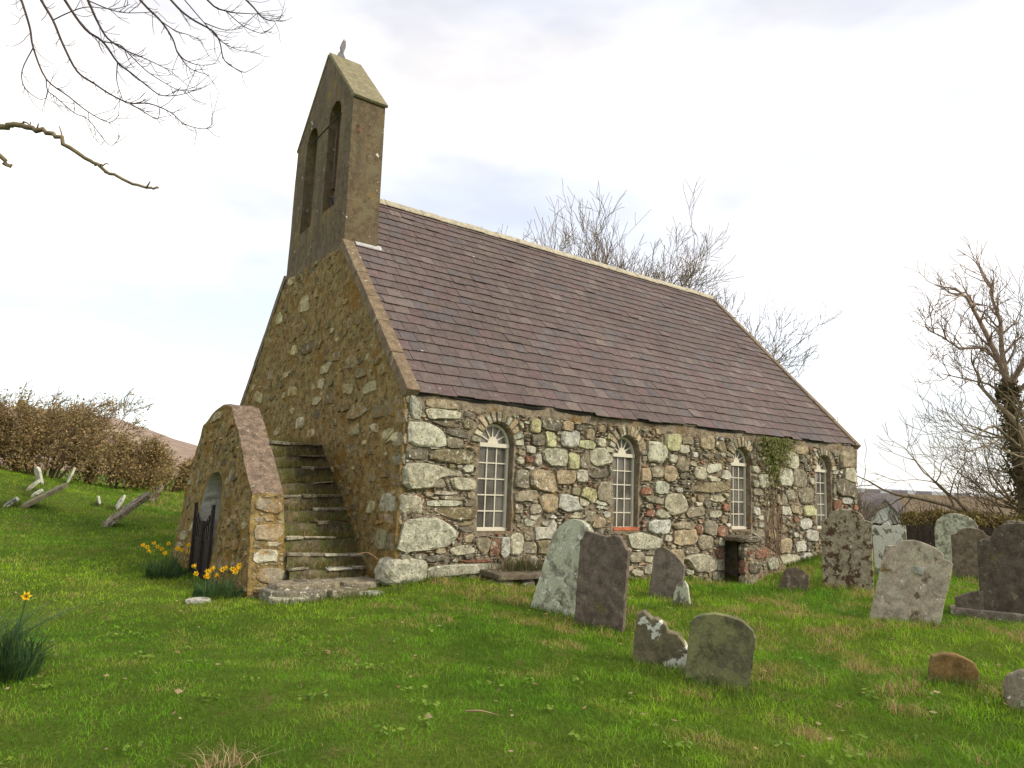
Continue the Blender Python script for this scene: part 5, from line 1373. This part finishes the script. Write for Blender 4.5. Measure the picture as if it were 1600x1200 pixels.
for k in range(420):
    f = rg.random(); p0 = A_ + (B_ - A_) * f + nrm * rg.normal(0, .25); z = Gz(*p0)
    d = rg.normal(0, .3, 3) + np.array((0, 0, 1)); q = [np.array((p0[0], p0[1], z))]
    for s in range(5): d = d + rg.normal(0, .15, 3); q.append(q[-1] + d / np.linalg.norm(d) * rg.uniform(.22, .36))
    polys.append((np.array(q), np.linspace(.022, .007, 6), 3))
tubes('stems', polys, M['bark'], hg, (.12, .08, .05), cvar=.3)
# close-boarded fence in front of the hedge
fn = empty('fence', (17.6, .6, -.3), 'dark close-boarded timber fence in front of the hedge', 'fence')
fa, fb = np.array((15.6, 3.9)), np.array((19.9, -2.6)); nb = 46
fd = (fb - fa) / np.linalg.norm(fb - fa); fnm = np.array((fd[1], -fd[0]))
bw = np.linalg.norm(fb - fa) / nb
for k in range(nb):
    p0 = fa + fd * bw * (k + .03); p1 = fa + fd * bw * (k + .94); z = Gz(*p0); h = .86 + R_.uniform(-.03, .03); s = R_.uniform(0, .012)
    v = [(*(p0 + fnm * s), z - .1), (*(p1 + fnm * s), z - .1), (*(p1 + fnm * (s + .02)), z - .1), (*(p0 + fnm * (s + .02)), z - .1)]
    v += [(a, b, z + h) for a, b, c_ in v]
    mesh('board', v, BOXF, M['timber'], fn)
for z in (.2, .65):
    p0, p1 = fa - fnm * .045, fb - fnm * .045
    v = [(*p0, Gz(*fa) + z), (*p1, Gz(*fb) + z), (*(p1 + fnm * .04), Gz(*fb) + z), (*(p0 + fnm * .04), Gz(*fa) + z)]
    v += [(a, b, c_ + .08) for a, b, c_ in v]; mesh('rail', v, BOXF, M['timber'], fn)

def house(c, yaw, w_, d_, hw_, hr, label, chim=False, wins=(), roofm='farroof', wing=None, z=None):
    z = Gz(*c) if z is None else z
    t = empty('house', (c[0], c[1], z), label, 'house')
    q = Matrix.Rotation(yaw, 3, 'Z')
    def X(x, y, zz): p = q @ Vector((x, y, 0)); return (c[0] + p.x, c[1] + p.y, z + zz)
    v = [X(-w_ / 2, -d_ / 2, -.5), X(w_ / 2, -d_ / 2, -.5), X(w_ / 2, d_ / 2, -.5), X(-w_ / 2, d_ / 2, -.5), X(-w_ / 2, -d_ / 2, hw_), X(w_ / 2, -d_ / 2, hw_), X(w_ / 2, d_ / 2, hw_), X(-w_ / 2, d_ / 2, hw_), X(-w_ / 2, 0, hw_ + hr - .08), X(w_ / 2, 0, hw_ + hr - .08)]
    wall = mesh('wall', v, [(0, 1, 5, 4), (1, 2, 6, 9, 5), (2, 3, 7, 6), (3, 0, 4, 8, 7)], M['wallwhite'], t)
    o_ = .35; dz = hr * o_ / (d_ / 2)
    v = [X(-w_ / 2 - o_, -d_ / 2 - o_, hw_ - dz), X(w_ / 2 + o_, -d_ / 2 - o_, hw_ - dz), X(w_ / 2 + o_, 0, hw_ + hr), X(-w_ / 2 - o_, 0, hw_ + hr), X(w_ / 2 + o_, d_ / 2 + o_, hw_ - dz), X(-w_ / 2 - o_, d_ / 2 + o_, hw_ - dz)]
    v += [(a, b, e + .14) for a, b, e in v]
    roof_ = mesh('roof', v, [(6, 7, 8, 9), (9, 8, 10, 11), (0, 3, 2, 1), (3, 5, 4, 2), (0, 1, 7, 6), (1, 2, 8, 7), (2, 4, 10, 8), (4, 5, 11, 10), (5, 3, 9, 11), (3, 0, 6, 9)], M[roofm], t)
    if chim:
        v = [X(sx * .4 - w_ / 2 + .6, sy * .3, zz) for zz in (hw_ + hr - .4, hw_ + hr + .9) for sx, sy in ((-1, -1), (1, -1), (1, 1), (-1, 1))]
        mesh('chimney', v, BOXF, M['wallwhite'], roof_)
    for (side, x0, x1, z0_, z1_) in wins:
        if side == 's': v = [X(x0, -d_ / 2 - .02, z0_), X(x1, -d_ / 2 - .02, z0_), X(x1, -d_ / 2 - .02, z1_), X(x0, -d_ / 2 - .02, z1_)] + [X(x0, -d_ / 2 + .05, z0_), X(x1, -d_ / 2 + .05, z0_), X(x1, -d_ / 2 + .05, z1_), X(x0, -d_ / 2 + .05, z1_)]
        else: v = [X(-w_ / 2 - .02, x0, z0_), X(-w_ / 2 - .02, x1, z0_), X(-w_ / 2 - .02, x1, z1_), X(-w_ / 2 - .02, x0, z1_)] + [X(-w_ / 2 + .05, x0, z0_), X(-w_ / 2 + .05, x1, z0_), X(-w_ / 2 + .05, x1, z1_), X(-w_ / 2 + .05, x0, z1_)]
        mesh('window', v, BOXF, M['farwin'], t)
    return t
vd = math.atan2(30.5, 61.0)
house((56.0, 25.0), vd - math.pi / 2 + .25, 9.5, 6.0, 2.9, 2.3, 'cottage with a long dark slate roof half hidden by the church corner', wins=[('s', -1, 0, .9, 2.1), ('s', 2.2, 3.2, .9, 2.1)])
house((55.6, 20.7), vd + .1, 5.0, 3.2, 2.85, 1.9, 'white gabled wing of the slate-roofed cottage facing the churchyard past the church corner', wins=[('w', -.4, .4, .9, 2.0)])  # gabled wing of the cottage above, added as a separate house
house((84.0, 26.0), vd - math.pi / 2, 14, 7, 3.0, 2.6, 'long pale-roofed house half hidden by the hedge', roofm='coping')
for (c, lab) in (((800, 400, ), 'tiny white cottage on the far slope, leftmost of four'), ((830, 385), 'tiny white cottage on the far slope, second from left'), ((860, 372), 'tiny white cottage on the far slope, third from left'), ((905, 350), 'tiny white cottage on the far slope, rightmost of four')):
    house(c, vd - math.pi / 2, 15, 8, 4.5, 4, lab, z=4.0)

# ================================================================== PLANTS AND SMALL THINGS
def daffodils(loc, wd, h, nleaf, nflower, label, seed, leafcol=((.050, .105, .035), (.075, .14, .04), (.04, .09, .035), (.09, .15, .03))):
    t = empty('daffodil_clump', (loc[0], loc[1], Gz(*loc)), label, 'daffodils'); rg = np.random.default_rng(seed)
    a = rg.uniform(0, 6.28, nleaf); r = np.sqrt(rg.random(nleaf)) * wd / 2
    x = loc[0] + r * np.cos(a); y = loc[1] + r * np.sin(a)
    P_ = np.stack([x, y, G(x, y) - .02], 1)
    o = blades('leaves', P_, h * rg.uniform(.35, 1.1, nleaf) * (1.12 - .5 * (r / (wd / 2)) ** 2), .013, np.array(leafcol)[rg.integers(0, len(leafcol), nleaf)], M['blade'], t, lean=.42, curl=.6, seed=seed)
    o['kind'] = 'stuff'
    fm = None
    for k in range(nflower):
        a = rg.uniform(0, 6.28); r = math.sqrt(rg.random()) * wd * .5
        p0 = np.array((loc[0] + r * .7 * math.cos(a), loc[1] + r * .7 * math.sin(a), Gz(*loc))); top = p0 + np.array((math.cos(a) * r * .5, math.sin(a) * r * .5, h * rg.uniform(.88, 1.22)))
        tubes('stem', [(smooth_line([p0, (p0 + top) / 2 + rg.normal(0, .01, 3), top], 3), np.linspace(.005, .004, 7), 4)], M['blade'], t, (.06, .12, .03))
        fd_ = Vector((-.5 + rg.normal(0, .5), -.8 + rg.normal(0, .4), rg.normal(0.05, .25))).normalized(); q = fd_.to_track_quat('Z', 'Y').to_matrix()
        v = []; f = []; c_ = []
        for s in range(6):
            an = s * math.pi / 3; b = len(v)
            for (rr, da, zz) in ((.005, 0, 0), (.020, .46, .006), (.036, 0, .002), (.020, -.46, .006)):
                v.append(Vector((rr * math.cos(an + da), rr * math.sin(an + da), zz))); c_.append((.86, .66, .04))
            f.append((b, b + 1, b + 2, b + 3))
        b = len(v)
        for (rr, zz) in ((.011, 0), (.013, .026), (.020, .036)):
            for s in range(7): v.append(Vector((rr * math.cos(s * 2 * math.pi / 7), rr * math.sin(s * 2 * math.pi / 7), zz))); c_.append((.85, .47, .01))
        for s in range(14): f.append((b + s, b + (s + 1 if s % 7 < 6 else s - 6), b + (s + 1 if s % 7 < 6 else s - 6) + 7, b + s + 7))
        v = [Vector(top) + q @ (p * 1.15) for p in v]
        mesh('flower', v, f, M['petal'], t, np.array(c_))
daffodils((-2.50, 2.95), .62, .42, 420, 13, 'daffodil clump with yellow flowers left of the gate', 91)
daffodils((-2.28, .75), .60, .33, 380, 16, 'daffodil clump with yellow flowers right of the gate', 92)
daffodils((-4.72, -2.55), .60, .60, 620, 1, 'daffodil leaf clump with one bud at left edge', 93)

# ivy on the wall between the third and fourth window
ivy = empty('ivy', (9.4, -.05, .2), 'green ivy hanging from the eaves between the last two windows', 'ivy')
rg = np.random.default_rng(95); P_ = []; C_ = []
for k in range(2600):
    z = 2.68 - abs(rg.normal(0, .42)); f = (2.68 - z)
    x = 9.25 + rg.normal(0, .33) * max(.35, 1 - f * .55) - .15 * f
    if z < .9 or x < 8.46: continue
    P_.append((x, -.05 - abs(rg.normal(0, .045)) * (1.6 if z > 2.2 else 1), z))
    C_.append(R_.choice([(.14, .17, .035), (.17, .20, .04), (.21, .19, .06), (.10, .13, .03), (.24, .18, .08)]))
o = leaves('leaves', np.array(P_), .055, C_, M['leaf'], ivy, 96, .75, (0, 1, 0)); o['kind'] = 'stuff'
polys = []
for k in range(13):
    x = 9.05 + rg.normal(0, .16); q = [(x, -.05, -.1)]
    for s in range(9): q.append((q[-1][0] + rg.normal(.03, .05), -.055 - rg.random() * .02, q[-1][2] + rg.uniform(.16, .34)))
    polys.append((np.array(q), np.linspace(.010, .004, 10), 4))
tubes('stems', polys, M['bark'], ivy, (.21, .13, .075), cvar=.3)

# weeds along the wall foot
wd_ = empty('weeds', (2.1, -.15, -.1), 'tuft of dark weeds and dry stems on the bench below the first window', 'weeds')
P_ = np.stack([NP.normal(2.15, .28, 420), -.06 - NP.random(420) * .3, np.full(420, .05)], 1)
o = blades('blades', P_, NP.uniform(.10, .34, 420), .009, np.array([(.05, .075, .02), (.16, .12, .05), (.08, .085, .025)])[NP.integers(0, 3, 420)], M['blade'], wd_, lean=.35, seed=6); o['kind'] = 'stuff'
tubes('dry_stems', [(smooth_line([(2.3, -.2, .05), (2.45, -.25, .22), (2.62, -.28, .30), (2.75, -.28, .27)]), np.linspace(.007, .003, 13), 5), (smooth_line([(2.2, -.2, .05), (2.4, -.24, .15), (2.6, -.27, .2)]), np.linspace(.006, .003, 9), 5)], M['bark'], wd_, (.28, .18, .10))
# arching bramble stem by the corner
br = tubes('bramble_stem', [(smooth_line([(-.42, .55, .30), (-.28, .45, .34), (-.16, .30, .24), (-.10, .18, .08), (-.08, .12, -.12)], 5), np.linspace(.006, .010, 21), 6)], M['bark'], None, (.34, .20, .11))
tag(br, 'thin arching brown bramble stem at the corner of the steps', 'bramble')
# straw tuft and fallen twig
st = empty('straw_tuft', (-3.72, -5.2, Gz(-3.72, -5.2)), 'tuft of dry straw at the bottom edge of the lawn', 'straw')
P_ = np.stack([NP.normal(-3.72, .10, 130), NP.normal(-5.22, .07, 130), np.full(130, Gz(-3.72, -5.2) + .01)], 1)
blades('blades', P_, NP.uniform(.04, .13, 130), .005, np.array([(.42, .30, .15), (.5, .38, .2), (.3, .21, .1)])[NP.integers(0, 3, 130)], M['blade'], st, lean=1.1, curl=.3, seed=9)
tw = tubes('fallen_twig', [(smooth_line([(-2.14, -5.18, Gz(-2.1, -5.2) + .03), (-2.05, -5.24, Gz(-2.05, -5.24) + .035), (-1.97, -5.33, Gz(-1.97, -5.33) + .02)]), np.linspace(.007, .003, 9), 5)], M['bark'], None, (.25, .17, .1))
tag(tw, 'short fallen twig lying on the lawn', 'twig')

# ================================================================== GRASS
def in_blocked(x, y):
    b = (x > -.05) & (y > -.02) & (x < LEN) & (y < W)
    b |= (x > -2.1) & (y > .45) & (y < 4.3) & (x < 0)
    b |= (x > -1.85) & (x < -.2) & (y > -.3) & (y < .6)
    b |= (x > 7.4) & (x < 8.8) & (y > -.5) & (y < .1)
    return b
def grass_points(r0, r1, rho0, rref, pw, seed, half=.80):
    rg = np.random.default_rng(seed)
    rr = np.linspace(r0, r1, 400); rho = rho0 * np.minimum(1, (rref / rr) ** pw) * rr
    cdf = np.cumsum(rho); n = int(cdf[-1] * (rr[1] - rr[0]) * 2 * half); cdf /= cdf[-1]
    r = np.interp(rg.random(n), cdf, rr); a = math.pi / 2 - YAW + rg.uniform(-half, half, n)
    x = CAM.x + r * np.cos(a); y = CAM.y + r * np.sin(a)
    k = ~in_blocked(x, y)
    return x[k], y[k], r[k]
x, y, r = grass_points(2.6, 42, 3000, 5.5, 1.75, 101)
n = len(x); print('grass blades', n)
gz_ = G(x, y) + (vnoise(x, y, 1.3, 5, 3) - .5) * .05 - .006
patch1 = vnoise(x, y, .55, 201, 3); patch2 = vnoise(x, y, 1.9, 202, 3); patch3 = vnoise(x, y, 4.5, 203, 2)
g1_ = np.array((.112, .258, .005)); g2_ = np.array((.208, .345, .012)); g3_ = np.array((.35, .345, .055)); stw = np.array((.50, .33, .15))
c = g1_ + (g2_ - g1_) * sst(.3, .65, patch1)[:, None]
right = sst(-3.5, 1.5, x)
c = c * (.72 + .56 * sst(.3, .7, patch3))[:, None]
c = c + (g3_ - c) * (sst(.5, .75, patch2) * (.35 + .5 * right))[:, None]
dead = sst(.60, .67, patch2 * .55 + patch3 * .45 + .05 * right) * (.3 + .65 * right)
isd = NP.random(n) < dead * .75 + .012
c = np.where(isd[:, None], stw * NP.uniform(.6, 1.15, (n, 1)), c * NP.uniform(.72, 1.3, (n, 1)))
hh = NP.uniform(.022, .05, n) * (1 + .5 * patch2) * (.8 + .5 * right) * np.clip(r / 9, 1, 1.6); hh = np.where(isd, hh * .8, hh) * (1 + 1.1 * sst(.62, .8, patch3) * right)
wd = .0034 * np.clip(r / 5.0, 1, 5) ** .9
o = blades('grass', np.stack([x, y, gz_], 1), hh, wd, c, M['blade'], None, lean=.75, curl=.5, seed=103)
tag(o, 'short green grass with straw-coloured patches over the churchyard lawn', 'grass', kind='stuff')
# longer fringe round the stones and along the walls
px_, py_ = [], []
for gsx in GS:
    (lx, ly), w_ = gsx[0], gsx[1]; m_ = 330
    px_ += list(NP.normal(lx - .04, w_ * .22 + .05, m_)); py_ += list(NP.normal(ly - .03, w_ * .36 + .03, m_))
px_ += list(NP.uniform(0, LEN, 3200)); py_ += list(-.05 - np.abs(NP.normal(0, .09, 3200)))
px_ += list(-2.12 - np.abs(NP.normal(0, .10, 500))); py_ += list(NP.uniform(.5, 4.3, 500))
px_ += list(NP.normal(6.7, .5, 250)); py_ += list(NP.normal(-5.5, .35, 250))
px_ += list(NP.uniform(-2, -.1, 700)); py_ += list(NP.normal(-.35, .10, 700))
px_ = np.array(px_); py_ = np.array(py_); k = ~((px_ > 7.38) & (px_ < 8.85) & (py_ > -.52)); px_, py_ = px_[k], py_[k]
m_ = len(px_)
cc = np.array([(.075, .125, .016), (.10, .15, .02), (.15, .16, .04), (.22, .17, .07)])[NP.choice(4, m_, p=[.4, .35, .17, .08])] * NP.uniform(.75, 1.2, (m_, 1))
o = blades('grass', np.stack([px_, py_, G(px_, py_) - .01], 1), NP.uniform(.05, .15, m_), .007, cc, M['blade'], None, lean=.4, seed=105)
tag(o, 'longer uncut grass fringing the gravestones and wall feet', 'grass', kind='stuff')

# scattered dead leaves and a few broad weeds
x, y, r = grass_points(2.8, 13, 4, 5, .6, 301)
P_ = np.stack([x, y, G(x, y) + (vnoise(x, y, 1.3, 5, 3) - .5) * .05 + .035], 1)
o = leaves('fallen_leaves', P_, .05, np.array([(.36, .24, .12), (.28, .17, .08), (.42, .31, .18)])[NP.integers(0, 3, len(x))], M['leaf'], None, 302, .85, (0, 0, 1))
tag(o, 'scattered small dead brown leaves lying on the lawn', 'leaves', kind='stuff')
x, y, r = grass_points(2.8, 12, 2.2, 6, .8, 305)
P_ = []
for a, b in zip(x, y):
    for k in range(11): P_.append((a + NP.normal(0, .04), b + NP.normal(0, .04), 0))
P_ = np.array(P_); P_[:, 2] = G(P_[:, 0], P_[:, 1]) + (vnoise(P_[:, 0], P_[:, 1], 1.3, 5, 3) - .5) * .05 + NP.uniform(.02, .05, len(P_))
o = leaves('lawn_weeds', P_, .042, np.array([(.12, .22, .02), (.16, .26, .02), (.20, .28, .035)])[NP.integers(0, 3, len(P_))], M['blade'], None, 306, .6, (0, 0, 1))
tag(o, 'broad-leaved weeds dotted through the mown lawn', 'weeds', kind='stuff')
